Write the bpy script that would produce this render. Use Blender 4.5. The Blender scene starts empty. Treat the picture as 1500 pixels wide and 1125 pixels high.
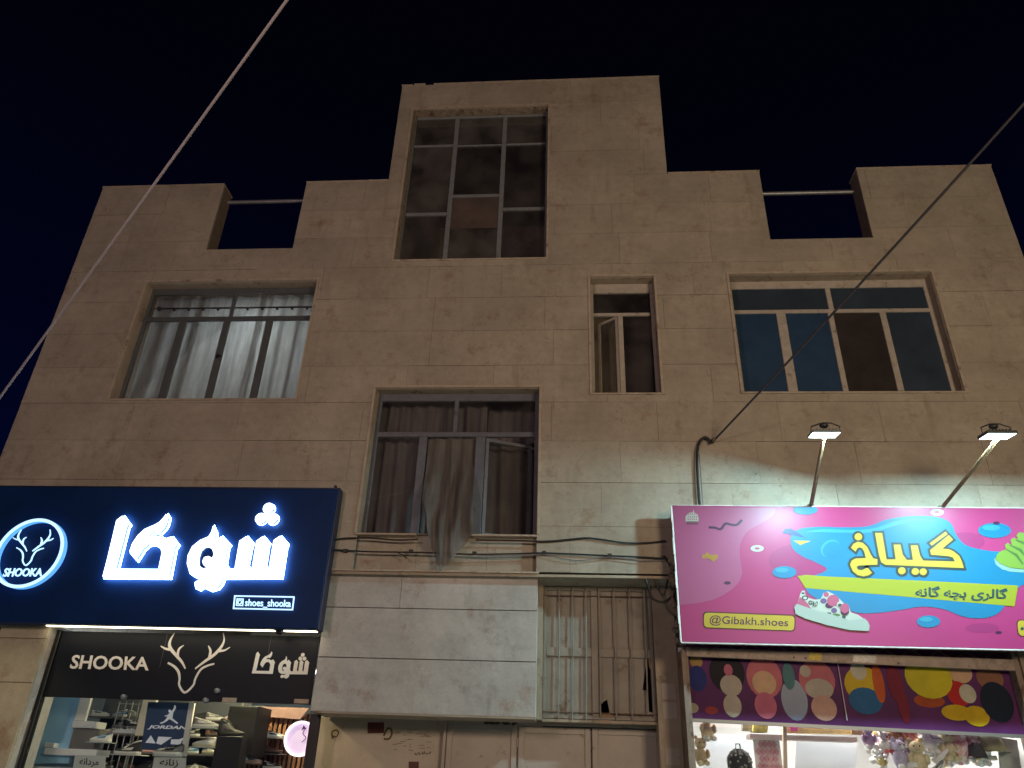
import bpy, bmesh, math, random
from math import sin, cos, pi, radians, sqrt
from mathutils import Vector, Matrix, noise
from mathutils.geometry import tessellate_polygon
random.seed(7)
S = bpy.context.scene
COL = S.collection

# ------------------------------------------------------------------ camera
F_PX, PIT, YAW, ROL = 1100.0, radians(28.145), radians(-4.951), radians(2.121)
CAM = Vector((0, -9.0, 1.6))
_f = Vector((sin(YAW)*cos(PIT), cos(YAW)*cos(PIT), sin(PIT)))
_r = Vector((cos(YAW), -sin(YAW), 0)); _u = _r.cross(_f)
RX = cos(ROL)*_r + sin(ROL)*_u; UX = -sin(ROL)*_r + cos(ROL)*_u
cd = bpy.data.cameras.new('camera'); cam = bpy.data.objects.new('camera', cd); COL.objects.link(cam)
cd.sensor_width = 36; cd.lens = F_PX/1500*36; cd.clip_end = 500; cd.clip_start = .05
cam.matrix_world = Matrix(((RX.x, UX.x, -_f.x, CAM.x), (RX.y, UX.y, -_f.y, CAM.y), (RX.z, UX.z, -_f.z, CAM.z), (0, 0, 0, 1)))
S.camera = cam
# ------------------------------------------------------------------ night sky
w = bpy.data.worlds.new('World'); S.world = w; w.use_nodes = True
nt = w.node_tree; nt.nodes.clear()
tc = nt.nodes.new('ShaderNodeTexCoord'); sx = nt.nodes.new('ShaderNodeSeparateXYZ'); rp = nt.nodes.new('ShaderNodeValToRGB')
bg = nt.nodes.new('ShaderNodeBackground'); wo = nt.nodes.new('ShaderNodeOutputWorld')
nt.links.new(tc.outputs['Generated'], sx.inputs[0]); nt.links.new(sx.outputs['Z'], rp.inputs[0])
nt.links.new(rp.outputs[0], bg.inputs[0]); nt.links.new(bg.outputs[0], wo.inputs[0])
el = rp.color_ramp.elements
el[0].position = 0.0; el[0].color = (.0006, .0028, .024, 1)
el[1].position = .92; el[1].color = (.0005, .0005, .0015, 1)
e = el.new(.45); e.color = (.0005, .0009, .0080, 1)
e = el.new(.70); e.color = (.0005, .0006, .0030, 1)
bg.inputs[1].default_value = 1.0
# ------------------------------------------------------------------ exposure
S.view_settings.view_transform = 'Standard'; S.view_settings.look = 'None'
S.view_settings.exposure = 0; S.view_settings.gamma = 1
S.render.engine = 'CYCLES'
try:
    S.cycles.use_denoising = True
    S.cycles.max_bounces = 8; S.cycles.transparent_max_bounces = 16
    S.cycles.sample_clamp_indirect = 4
except Exception: pass
# ------------------------------------------------------------------ large lights (street lamps and an added fill lamp, their poles are built further down)
def aim(o, target):
    d = Vector(target) - o.location
    o.rotation_euler = d.to_track_quat('-Z', 'Y').to_euler()
def light(name, kind, loc, power, color, target=None, size=.3, size_y=None, cone=None, blend=.3):
    l = bpy.data.lights.new(name, kind); l.energy = power; l.color = color
    if kind == 'AREA':
        l.size = size
        if size_y: l.shape = 'RECTANGLE'; l.size_y = size_y
    elif kind == 'SPOT':
        l.shadow_soft_size = size; l.spot_size = cone; l.spot_blend = blend
    else: l.shadow_soft_size = size
    o = bpy.data.objects.new(name, l); COL.objects.link(o); o.location = loc
    if target: aim(o, target)
    return o
LAMP_A = Vector((5.5, -10.5, 4.6)); LAMP_B = Vector((-9.6, -4.6, 5.6)); FILL_C = Vector((-5.5, -11.5, 5.2))
street_a = light('street_or_fill_light', 'AREA', LAMP_A, 440, (1, .78, .52), (0, 0, 7.5), size=2.2, size_y=1.6)
fill_c = light('street_or_fill_light', 'AREA', FILL_C, 235, (1, .71, .66), (-2, 0, 7.0), size=1.2, size_y=1.2)  # fill lamp added to soften the shade in the window reveals
street_b = light('street_or_fill_light', 'SPOT', LAMP_B, 260, (1, .84, .52), (-6.2, .3, .6), size=.06, cone=radians(30), blend=.4)

# ------------------------------------------------------------------ helpers
def at(px, py, Y=0.0):
    """point of the plane y=Y that the photograph's pixel looks at -> (x, z)"""
    d = RX*((px-750)/F_PX) + UX*((562.5-py)/F_PX) + _f
    q = CAM + d*((Y-CAM.y)/d.y)
    return (q.x, q.z)
def crop(ox, oy, s):
    return lambda x, y: (ox + x/s, oy + y/s)

def lin(c): return tuple(((v/255)/12.92 if v/255 <= .04045 else ((v/255+.055)/1.055)**2.4) for v in c)

MATS = {}
def mat(name, base=(.5, .5, .5), rough=.6, metal=0, emit=None, es=0, spec=.5, bump=None, vary=None, objvar=0, transm=0, alpha=None, dirt=None):
    if name in MATS: return MATS[name]
    m = bpy.data.materials.new(name); m.use_nodes = True; MATS[name] = m
    t = m.node_tree; N = t.nodes; L = t.links
    p = N['Principled BSDF']
    p.inputs['Base Color'].default_value = (*base, 1); p.inputs['Roughness'].default_value = rough
    p.inputs['Metallic'].default_value = metal
    p.inputs['Specular IOR Level'].default_value = spec
    if emit: p.inputs['Emission Color'].default_value = (*emit, 1); p.inputs['Emission Strength'].default_value = es
    if transm: p.inputs['Transmission Weight'].default_value = transm
    if alpha is not None: p.inputs['Alpha'].default_value = alpha
    geo = N.new('ShaderNodeNewGeometry')
    src = None
    if vary or dirt:
        sc, amt = vary or (6, .15)
        n = N.new('ShaderNodeTexNoise'); n.inputs['Scale'].default_value = sc; n.inputs['Detail'].default_value = 6; n.inputs['Roughness'].default_value = .65
        L.new(geo.outputs['Position'], n.inputs['Vector'])
        mr = N.new('ShaderNodeMapRange'); mr.inputs[1].default_value = .25; mr.inputs[2].default_value = .75
        mr.inputs[3].default_value = 1-amt; mr.inputs[4].default_value = 1+amt
        L.new(n.outputs[0], mr.inputs[0])
        hs = N.new('ShaderNodeHueSaturation'); hs.inputs['Color'].default_value = (*base, 1)
        L.new(mr.outputs[0], hs.inputs['Value']); src = hs.outputs[0]
        if objvar:
            oi = N.new('ShaderNodeObjectInfo'); m2 = N.new('ShaderNodeMapRange')
            m2.inputs[3].default_value = 1-objvar; m2.inputs[4].default_value = 1+objvar
            L.new(oi.outputs['Random'], m2.inputs[0])
            mm = N.new('ShaderNodeMath'); mm.operation = 'MULTIPLY'
            L.new(mr.outputs[0], mm.inputs[0]); L.new(m2.outputs[0], mm.inputs[1]); L.new(mm.outputs[0], hs.inputs['Value'])
        if dirt:
            dcol, dsc, lo, hi = dirt
            d = N.new('ShaderNodeTexNoise'); d.inputs['Scale'].default_value = dsc; d.inputs['Detail'].default_value = 8; d.inputs['Roughness'].default_value = .72
            L.new(geo.outputs['Position'], d.inputs['Vector'])
            r = N.new('ShaderNodeMapRange'); r.inputs[1].default_value = lo; r.inputs[2].default_value = hi
            L.new(d.outputs[0], r.inputs[0])
            mx = N.new('ShaderNodeMix'); mx.data_type = 'RGBA'; mx.inputs['B'].default_value = (*dcol, 1)
            L.new(r.outputs[0], mx.inputs['Factor']); L.new(src, mx.inputs['A']); src = mx.outputs['Result']
        L.new(src, p.inputs['Base Color'])
    if bump:
        bs, bst = bump
        n = N.new('ShaderNodeTexNoise'); n.inputs['Scale'].default_value = bs; n.inputs['Detail'].default_value = 8
        L.new(geo.outputs['Position'], n.inputs['Vector'])
        b = N.new('ShaderNodeBump'); b.inputs['Strength'].default_value = bst; b.inputs['Distance'].default_value = .02
        L.new(n.outputs[0], b.inputs['Height']); L.new(b.outputs[0], p.inputs['Normal'])
    return m

def glass_mat(name, tint=(1, 1, 1), refl=.12, rough=.02, dust=0.0):
    if name in MATS: return MATS[name]
    m = bpy.data.materials.new(name); m.use_nodes = True; MATS[name] = m
    t = m.node_tree; N = t.nodes; L = t.links; N.clear()
    o = N.new('ShaderNodeOutputMaterial'); mx = N.new('ShaderNodeMixShader'); tr = N.new('ShaderNodeBsdfTransparent'); g = N.new('ShaderNodeBsdfGlossy')
    tr.inputs[0].default_value = (*tint, 1); g.inputs['Roughness'].default_value = rough
    lw = N.new('ShaderNodeLayerWeight'); lw.inputs[0].default_value = .35
    mr = N.new('ShaderNodeMapRange'); mr.inputs[3].default_value = refl*.5; mr.inputs[4].default_value = min(1, refl*5)
    L.new(lw.outputs['Fresnel'], mr.inputs[0]); L.new(mr.outputs[0], mx.inputs[0])
    L.new(tr.outputs[0], mx.inputs[1]); L.new(g.outputs[0], mx.inputs[2]); L.new(mx.outputs[0], o.inputs[0])
    if dust:
        df = N.new('ShaderNodeBsdfDiffuse'); df.inputs[0].default_value = (.38, .35, .33, 1); m2 = N.new('ShaderNodeMixShader')
        ge = N.new('ShaderNodeNewGeometry'); nn = N.new('ShaderNodeTexNoise'); nn.inputs['Scale'].default_value = 2.2; nn.inputs['Detail'].default_value = 7
        L.new(ge.outputs['Position'], nn.inputs['Vector']); r2 = N.new('ShaderNodeMapRange'); r2.inputs[1].default_value = .35; r2.inputs[2].default_value = .7
        r2.inputs[3].default_value = dust*.35; r2.inputs[4].default_value = dust*1.4; L.new(nn.outputs[0], r2.inputs[0]); L.new(r2.outputs[0], m2.inputs[0])
        L.new(mx.outputs[0], m2.inputs[1]); L.new(df.outputs[0], m2.inputs[2]); L.new(m2.outputs[0], o.inputs[0])
    return m

def stone_mat(name, base, warm=1.0, objvar=.05, cracks=.85):
    """honed travertine cladding: cloudy tone, rust patches, scratches and pits, drip streaks"""
    if name in MATS: return MATS[name]
    m = bpy.data.materials.new(name); m.use_nodes = True; MATS[name] = m
    t = m.node_tree; N = t.nodes; L = t.links; p = N['Principled BSDF']; p.inputs['Roughness'].default_value = .72
    p.inputs['Specular IOR Level'].default_value = .25
    geo = N.new('ShaderNodeNewGeometry'); oi = N.new('ShaderNodeObjectInfo')
    def noi(scale, detail=6, rough=.6, vec=None):
        n = N.new('ShaderNodeTexNoise'); n.inputs['Scale'].default_value = scale; n.inputs['Detail'].default_value = detail; n.inputs['Roughness'].default_value = rough
        L.new(vec or geo.outputs['Position'], n.inputs['Vector']); return n.outputs[0]
    def mapr(s, a, b, c, d):
        r = N.new('ShaderNodeMapRange'); r.inputs[1].default_value = a; r.inputs[2].default_value = b; r.inputs[3].default_value = c; r.inputs[4].default_value = d
        L.new(s, r.inputs[0]); return r.outputs[0]
    def mth(op, a, b):
        q = N.new('ShaderNodeMath'); q.operation = op
        for i, v in enumerate((a, b)):
            if isinstance(v, (int, float)): q.inputs[i].default_value = v
            else: L.new(v, q.inputs[i])
        return q.outputs[0]
    def mix(f, a, b):
        q = N.new('ShaderNodeMix'); q.data_type = 'RGBA'
        L.new(f, q.inputs['Factor'])
        for k, v in (('A', a), ('B', b)):
            if isinstance(v, tuple): q.inputs[k].default_value = (*v, 1)
            else: L.new(v, q.inputs[k])
        return q.outputs['Result']
    def vmul(v):
        q = N.new('ShaderNodeVectorMath'); q.operation = 'MULTIPLY'; L.new(geo.outputs['Position'], q.inputs[0]); q.inputs[1].default_value = v; return q.outputs[0]
    val = mth('MULTIPLY', mapr(noi(1.1, 7, .62), .3, .7, .80, 1.12), mapr(oi.outputs['Random'], 0, 1, 1-objvar, 1+objvar))
    val = mth('MULTIPLY', val, mapr(noi(9, 8, .7), .3, .7, .90, 1.08))
    val = mth('MULTIPLY', val, mapr(noi(3.0, 8, .7, vmul((.35, 1, 3.0))), .3, .7, .95, 1.04))
    hs = N.new('ShaderNodeHueSaturation'); hs.inputs['Color'].default_value = (*base, 1); L.new(val, hs.inputs['Value'])
    # rusty patches
    rust = mapr(noi(1.9, 9, .78), .55, .68, 0, .75)
    c = mix(rust, hs.outputs[0], (base[0]*.62, base[1]*.42, base[2]*.34))
    # grey soot patches
    soot = mth('MULTIPLY', mapr(noi(.7, 6, .6), .45, .62, 0, 1), mapr(noi(6.5, 9, .8), .50, .66, 0, .46))
    c = mix(soot, c, (base[0]*.30, base[1]*.27, base[2]*.25))
    # vertical drips
    drip = mth('MULTIPLY', mapr(noi(6.0, 4, .6, vmul((1, 1, .12))), .56, .70, 0, .38), mapr(noi(.9, 3, .5), .45, .6, 0, 1))
    c = mix(drip, c, (base[0]*.45, base[1]*.38, base[2]*.33))
    # thin dark scratches and pits in patches
    v = N.new('ShaderNodeTexVoronoi'); v.feature = 'DISTANCE_TO_EDGE'; v.inputs['Scale'].default_value = 7.0
    dn = N.new('ShaderNodeTexNoise'); dn.inputs['Scale'].default_value = 5; dn.inputs['Detail'].default_value = 5
    L.new(geo.outputs['Position'], dn.inputs['Vector'])
    ad = N.new('ShaderNodeVectorMath'); ad.operation = 'MULTIPLY_ADD'; ad.inputs[1].default_value = (.55, .55, .55)
    L.new(dn.outputs['Color'], ad.inputs[0]); L.new(geo.outputs['Position'], ad.inputs[2]); L.new(ad.outputs[0], v.inputs['Vector'])
    line = mapr(v.outputs['Distance'], .0, .02, 1, 0)
    line = mth('MULTIPLY', line, mapr(noi(3.6, 5, .65), .50, .60, 0, 1))
    line = mth('MULTIPLY', line, mapr(noi(.8, 3, .5, vmul((1.3, 1, 1.3))), .40, .54, 0, 1))
    pit = mth('MULTIPLY', mapr(noi(38, 3, .5), .66, .72, 0, 1), mapr(noi(2.1, 4, .6), .5, .62, 0, 1))
    mark = mth('MULTIPLY', mth('MAXIMUM', line, pit), cracks)
    c = mix(mark, c, (base[0]*.22, base[1]*.16, base[2]*.12))
    L.new(c, p.inputs['Base Color'])
    b = N.new('ShaderNodeBump'); b.inputs['Strength'].default_value = .35; b.inputs['Distance'].default_value = .012
    h = mth('SUBTRACT', noi(14, 8, .7), mark); L.new(h, b.inputs['Height']); L.new(b.outputs[0], p.inputs['Normal'])
    return m

M_STONE = stone_mat('travertine', (.405, .350, .282))
M_STONE_BOX = stone_mat('travertine_smooth', (.49, .465, .44), cracks=.4)
M_MORTAR = mat('mortar', (.20, .155, .12), .9, vary=(9, .3), bump=(30, .5))
M_RUBBLE = mat('rough_reveal', (.30, .235, .17), .95, vary=(14, .45), bump=(35, 1.0), dirt=((.09, .06, .04), 6, .52, .66))
M_TRIM = mat('stone_trim', (.44, .36, .28), .7, vary=(8, .2), bump=(30, .3), dirt=((.12, .08, .05), 5, .55, .7))
M_PLASTER = mat('painted_plaster', (.36, .29, .22), .85, vary=(3, .16), bump=(18, .5), dirt=((.13, .085, .055), 3.5, .56, .68))
M_INT = mat('interior_plaster', (.22, .18, .15), .9, vary=(2.5, .3), dirt=((.07, .05, .04), 2, .55, .65))
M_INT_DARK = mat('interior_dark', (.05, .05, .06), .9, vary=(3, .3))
M_FR_GREY = mat('frame_grey_paint', (.19, .20, .215), .5, vary=(12, .2), dirt=((.10, .05, .03), 7, .60, .7))
M_FR_DARK = mat('frame_dark_paint', (.085, .095, .10), .5, vary=(12, .2))
M_FR_MID = mat('frame_slate_paint', (.13, .135, .16), .5, vary=(10, .2), dirt=((.06, .05, .05), 6, .58, .7))
M_FR_BEIGE = mat('frame_beige_paint', (.42, .37, .32), .55, vary=(10, .18), dirt=((.16, .11, .08), 8, .58, .68))
M_GLASS = glass_mat('window_glass', (.88, .88, .88), .10, dust=.055)
M_GLASS_DIRTY = glass_mat('dusty_glass', (.60, .60, .62), .07, .12, dust=.14)
M_SHOPGLASS = glass_mat('shop_glass', (.95, .98, .98), .05)
M_BLUEFILM = mat('blue_window_film', (.024, .055, .115), .5, vary=(2.5, .25), dirt=((.05, .07, .08), 9, .66, .74), spec=.15)
M_GREYFILM = mat('slate_window_film', (.030, .045, .068), .5, spec=.15, vary=(2.5, .25))
M_BROWNBLIND = mat('brown_board', (.036, .029, .029), .8, vary=(3, .35), dirt=((.07, .065, .06), 2.2, .62, .66), spec=.1)
M_BLACK = mat('black_rubber', (.012, .012, .014), .5)
M_IRON = mat('weathered_iron', (.16, .125, .10), .6, .3, vary=(12, .35), dirt=((.10, .045, .02), 8, .5, .66), bump=(40, .3))
M_CREAMDOOR = mat('cream_door_paint', (.42, .355, .305), .6, vary=(2.2, .10), bump=(9, .25), dirt=((.15, .09, .055), 5, .60, .70))
M_GRILLE = mat('grille_paint', (.26, .225, .19), .6, vary=(4, .18), dirt=((.13, .075, .045), 5, .58, .7))
M_RUSTBAR = mat('rusty_bar', (.17, .10, .065), .8, .2, vary=(20, .4))
M_WHITE = mat('white_paint', (.75, .75, .74), .5)
M_METAL = mat('galvanised_pipe', (.30, .31, .33), .45, .6, vary=(10, .2))

def settag(o, label=None, cat=None, group=None, kind=None):
    if label: o['label'] = label
    if cat: o['category'] = cat
    if group: o['group'] = group
    if kind: o['kind'] = kind
    return o
WLOC = {}
def thing(name, label, cat, loc=(0, 0, 0), group=None):
    o = bpy.data.objects.new(name, None); COL.objects.link(o); o.location = loc; o.empty_display_size = .1
    WLOC[o.name] = Vector(loc); return settag(o, label, cat, group)

class MB:
    def __init__(s): s.v = []; s.f = []; s.sm = []
    def add(s, vs, fs, smooth=False):
        k = len(s.v); s.v += [tuple(v) for v in vs]; s.f += [tuple(i+k for i in f) for f in fs]; s.sm += [smooth]*len(fs); return s
    def box(s, x0, x1, y0, y1, z0, z1):
        vs = [(x, y, z) for x in (x0, x1) for y in (y0, y1) for z in (z0, z1)]
        return s.add(vs, [(0, 1, 3, 2), (4, 6, 7, 5), (0, 4, 5, 1), (2, 3, 7, 6), (0, 2, 6, 4), (1, 5, 7, 3)])
    def bevbox(s, x0, x1, y0, y1, z0, z1, b=.01):
        """box with chamfered front edges (front = low y)"""
        if x0 > x1: x0, x1 = x1, x0
        if z0 > z1: z0, z1 = z1, z0
        vs = [(x0+b, y0, z0+b), (x1-b, y0, z0+b), (x1-b, y0, z1-b), (x0+b, y0, z1-b), (x0, y0+b, z0), (x1, y0+b, z0), (x1, y0+b, z1), (x0, y0+b, z1), (x0, y1, z0), (x1, y1, z0), (x1, y1, z1), (x0, y1, z1)]
        fs = [(0, 1, 2, 3)]
        for i in range(4):
            j = (i+1) % 4; fs += [(i, i+4, j+4, j), (i+4, i+8, j+8, j+4)]
        fs.append((11, 10, 9, 8)); return s.add(vs, fs)
    def obox(s, c, ax, ay, az):
        c, ax, ay, az = Vector(c), Vector(ax), Vector(ay), Vector(az)
        vs = [c+ax*i+ay*j+az*k for i in (-1, 1) for j in (-1, 1) for k in (-1, 1)]
        return s.add(vs, [(0, 1, 3, 2), (4, 6, 7, 5), (0, 4, 5, 1), (2, 3, 7, 6), (0, 2, 6, 4), (1, 5, 7, 3)])
    def prism(s, poly, y0, y1, holes=()):
        """XZ polygon (with holes) extruded from y0 (front) to y1"""
        loops = [list(poly)]+[list(h) for h in holes]
        tri = tessellate_polygon([[Vector((x, z, 0)) for x, z in lp] for lp in loops])
        flat = [p for lp in loops for p in lp]; n = len(flat)
        vs = [(x, y0, z) for x, z in flat]+[(x, y1, z) for x, z in flat]; fs = []
        for a, b, c in tri: fs += [(a, b, c), (c+n, b+n, a+n)]
        k = 0
        for lp in loops:
            m = len(lp)
            for i in range(m): j = (i+1) % m; fs.append((k+i, k+j, k+j+n, k+i+n))
            k += m
        return s.add(vs, fs)
    def tube(s, pts, r, n=8, cap=True):
        pts = [Vector(p) for p in pts]; R = r if isinstance(r, (list, tuple)) else [r]*len(pts); rings = []
        for i, p in enumerate(pts):
            d = (pts[min(i+1, len(pts)-1)]-pts[max(i-1, 0)]).normalized()
            a = d.cross(Vector((0, 0, 1))) if abs(d.z) < .95 else d.cross(Vector((1, 0, 0)))
            a.normalize(); b = d.cross(a); rings.append([p+(a*cos(2*pi*k/n)+b*sin(2*pi*k/n))*R[i] for k in range(n)])
        vs = [q for rg in rings for q in rg]; fs = []
        for i in range(len(pts)-1):
            for k in range(n): j = (k+1) % n; fs.append((i*n+k, i*n+j, (i+1)*n+j, (i+1)*n+k))
        s.add(vs, fs, True)
        if cap: s.add(rings[0], [tuple(range(n))]); s.add(rings[-1], [tuple(range(n))])
        return s
    def ball(s, c, r, n=12, m=8, wob=0, seed=0):
        c = Vector(c); r = Vector(r) if not isinstance(r, (int, float)) else Vector((r, r, r)); vs = []; fs = []
        for i in range(m+1):
            th = pi*i/m
            for k in range(n):
                ph = 2*pi*k/n; d = Vector((sin(th)*cos(ph), sin(th)*sin(ph), cos(th)))
                q = 1+(wob*noise.noise(d*2.2+Vector((seed, 0, 0))) if wob else 0)
                vs.append((c.x+d.x*r.x*q, c.y+d.y*r.y*q, c.z+d.z*r.z*q))
        for i in range(m):
            for k in range(n): j = (k+1) % n; fs.append((i*n+k, (i+1)*n+k, (i+1)*n+j, i*n+j))
        return s.add(vs, fs, True)
    def grid(s, fn, nu, nv, smooth=True):
        vs = [fn(i/nu, j/nv) for j in range(nv+1) for i in range(nu+1)]
        return s.add(vs, [(j*(nu+1)+i, j*(nu+1)+i+1, (j+1)*(nu+1)+i+1, (j+1)*(nu+1)+i) for j in range(nv) for i in range(nu)], smooth)
    def build(s, name, m, parent=None, label=None, cat=None, group=None, kind=None, fix=False):
        me = bpy.data.meshes.new(name); me.from_pydata(s.v, [], s.f)
        me.polygons.foreach_set('use_smooth', s.sm)
        if fix:
            b = bmesh.new(); b.from_mesh(me); bmesh.ops.remove_doubles(b, verts=b.verts, dist=1e-5); bmesh.ops.recalc_face_normals(b, faces=b.faces); b.to_mesh(me); b.free()
        me.materials.append(m); me.update()
        o = bpy.data.objects.new(name, me); COL.objects.link(o)
        if parent:
            o.parent = parent; wl = WLOC.get(parent.name, Vector((0, 0, 0)))
            o.matrix_parent_inverse = Matrix.Translation(-wl)
        WLOC[o.name] = Vector((0, 0, 0))
        return settag(o, label, cat, group, kind)
def bx(*a, **k): return MB().box(*a, **k)

def spline(pts, n=5, closed=False):
    out = []; m = len(pts); P = [Vector(p) for p in pts]
    rng = range(m) if closed else range(m-1)
    for i in rng:
        p0 = P[(i-1) % m] if (closed or i > 0) else P[0]; p1 = P[i]; p2 = P[(i+1) % m]; p3 = P[(i+2) % m] if (closed or i < m-2) else P[-1]
        for k in range(n):
            t = k/n; out.append(.5*((2*p1)+(p2-p0)*t+(2*p0-5*p1+4*p2-p3)*t*t+(3*p1-p0-3*p2+p3)*t**3))
    if not closed: out.append(P[-1])
    return out
def ribbon(mb, pts, wd, y0, y1, closed=False):
    """flat strip of varying width in the XZ plane given as extruded solid"""
    P = [Vector((p[0], p[1])) for p in pts]; n = len(P); W = wd if isinstance(wd, (list, tuple)) else [wd]*n
    A = []; B = []
    for i in range(n):
        a = P[(i-1) % n] if (closed or i > 0) else P[i]; c = P[(i+1) % n] if (closed or i < n-1) else P[i]
        d1 = (P[i]-a); d2 = (c-P[i]); d1 = d1.normalized() if d1.length > 1e-9 else d2.normalized(); d2 = d2.normalized() if d2.length > 1e-9 else d1
        t = (d1+d2); t = t.normalized() if t.length > 1e-6 else d1
        nn = Vector((-t.y, t.x)); k = 1/max(.45, nn.dot(Vector((-d1.y, d1.x))))
        A.append(P[i]+nn*W[i]*k/2); B.append(P[i]-nn*W[i]*k/2)
    vs = [(p.x, y, p.y) for y in (y0, y1) for p in A+B]; m2 = 2*n; fs = []
    for i in range(n if closed else n-1):
        j = (i+1) % n
        fs += [(i, j, n+j, n+i), (m2+i, m2+n+i, m2+n+j, m2+j), (i, m2+i, m2+j, j), (n+i, n+j, m2+n+j, m2+n+i)]
    if not closed:
        fs += [(0, n, m2+n, m2), (n-1, m2+n-1, m2+2*n-1, 2*n-1)]
    mb.add(vs, fs); return mb
def circ(cx, cy, rx, ry=None, n=24, rot=0):
    ry = ry or rx
    return [(cx+rx*cos(a)*cos(rot)-ry*sin(a)*sin(rot), cy+rx*cos(a)*sin(rot)+ry*sin(a)*cos(rot)) for a in [2*pi*k/n for k in range(n)]]
def pl(pts, cr, Y): return [at(*cr(*p), Y) for p in pts]

def text_quad(s, quad, Y, depth, m, parent, name='lettering', bold=0.0, shear=0.0, mb=None, label=None):
    """text fitted to a quad of image points TL, TR, BR, BL on the plane y=Y"""
    c = bpy.data.curves.new('t', 'FONT'); c.body = s; c.resolution_u = 3; c.offset = bold; c.shear = shear
    o = bpy.data.objects.new('t', c); COL.objects.link(o); bpy.context.view_layer.update()
    me = bpy.data.meshes.new_from_object(o.evaluated_get(bpy.context.evaluated_depsgraph_get()))
    vs = [v.co.copy() for v in me.vertices]; fs = [tuple(p.vertices) for p in me.polygons]
    bpy.data.objects.remove(o); bpy.data.curves.remove(c); bpy.data.meshes.remove(me)
    x0 = min(v.x for v in vs); x1 = max(v.x for v in vs); y0 = min(v.y for v in vs); y1 = max(v.y for v in vs)
    TL, TR, BR, BL = [Vector(at(*q, Y)) for q in quad]
    def mp(v):
        u = (v.x-x0)/(x1-x0); t = (v.y-y0)/(y1-y0); p = (BL*(1-u)+BR*u)*(1-t)+(TL*(1-u)+TR*u)*t; return p
    from collections import Counter
    ec = Counter(); 
    for f in fs:
        for i in range(len(f)): ec[frozenset((f[i], f[(i+1) % len(f)]))] += 1
    P = [mp(v) for v in vs]; n = len(P)
    V = [(p.x, Y-depth, p.y) for p in P]+[(p.x, Y, p.y) for p in P]
    Fs = list(fs)+[tuple(i+n for i in reversed(f)) for f in fs]
    for f in fs:
        for i in range(len(f)):
            a, b = f[i], f[(i+1) % len(f)]
            if ec[frozenset((a, b))] == 1: Fs.append((a, b, b+n, a+n))
    q = mb or MB(); q.add(V, Fs)
    if mb is None: return q.build(name, m, parent, label)
    return q

def dup(root):
    r = root.copy(); COL.objects.link(r); r.parent = None
    for ch in list(root.children):
        c = ch.copy(); COL.objects.link(c); c.parent = r; c.matrix_parent_inverse = ch.matrix_parent_inverse.copy()
        for g in ch.children:
            d = g.copy(); COL.objects.link(d); d.parent = c; d.matrix_parent_inverse = g.matrix_parent_inverse.copy()
    return r

# ================================================================== SETTING: ground
bx(-60, 60, -60, 40, -.3, 0).build('road', mat('asphalt', (.05, .05, .05), .85, vary=(3, .25), bump=(60, .6)), kind='structure')
bx(-20, 20, -2.6, .9, .004, .12).build('pavement', mat('pavement_concrete', (.26, .24, .22), .85, vary=(4, .2), bump=(30, .4)), kind='structure')
kb = MB()
for i in range(40): kb.box(-20+i*1.0+.004, -19+i*1.0-.004, -2.78, -2.605, .004, .125)
kb.build('kerb', mat('kerb_concrete', (.32, .31, .29), .85, vary=(5, .2)), kind='structure')

# ================================================================== BUILDING
XL, XR, ZB, ZT, ZP = -7.75, 6.43, 3.87, 8.84, 10.18
BLD = thing('apartment_building', 'three storey building clad in pale travertine with a stepped roofline above two shops', 'building', (0, 0, 0))
solid = [(XL, XR, ZB, ZT), (XL, -5.66, ZT, ZP), (-4.27, -2.91, ZT, ZP), (-2.91, 1.55, ZT, 12.40), (1.55, 2.97, ZT, ZP), (4.44, XR, ZT, ZP), (XL, -2.96, 3.16, ZB)]
W_A = (-6.45, -3.78, 6.22, 8.22); W_B = (-2.65, -.34, 8.575, 11.80); W_C = (.31, 1.225, 6.29, 8.20)
W_D = (2.30, 5.105, 6.30, 8.21); W_E = (-2.655, -.405, 4.33, 6.375)
RECESS = (-2.655, -.405, ZB, 4.33)
holes = [W_A, W_B, W_C, W_D, W_E, RECESS]
def sub(r, h):
    x0, x1, z0, z1 = r; a0, a1, b0, b1 = h
    if a0 >= x1 or a1 <= x0 or b0 >= z1 or b1 <= z0: return [r]
    out = []
    if a0 > x0: out.append((x0, a0, z0, z1))
    if a1 < x1: out.append((a1, x1, z0, z1))
    m0, m1 = max(x0, a0), min(x1, a1)
    if b0 > z0: out.append((m0, m1, z0, b0))
    if b1 < z1: out.append((m0, m1, b1, z1))
    return out
# wall core with the openings
outline = [(XL, 3.16), (-2.96, 3.16), (-2.96, ZB), (XR, ZB), (XR, ZP), (4.44, ZP), (4.44, ZT), (2.97, ZT), (2.97, ZP), (1.55, ZP), (1.55, 12.40), (-2.91, 12.40), (-2.91, ZP), (-4.27, ZP), (-4.27, ZT), (-5.66, ZT), (-5.66, ZP), (XL, ZP)]
g = .002
def rc(r, g=0): return [(r[0]+g, r[2]+g), (r[1]-g, r[2]+g), (r[1]-g, r[3]-g), (r[0]+g, r[3]-g)]
wall = MB().prism([(x, z) for x, z in outline], .034, .30, [rc(h, -.003) for h in holes[:4]]+[rc((W_E[0], W_E[1], ZB+.01, W_E[3]), -.003)]).build('facade_wall', M_MORTAR, BLD, 'stone clad street wall of the building', fix=True)
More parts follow.
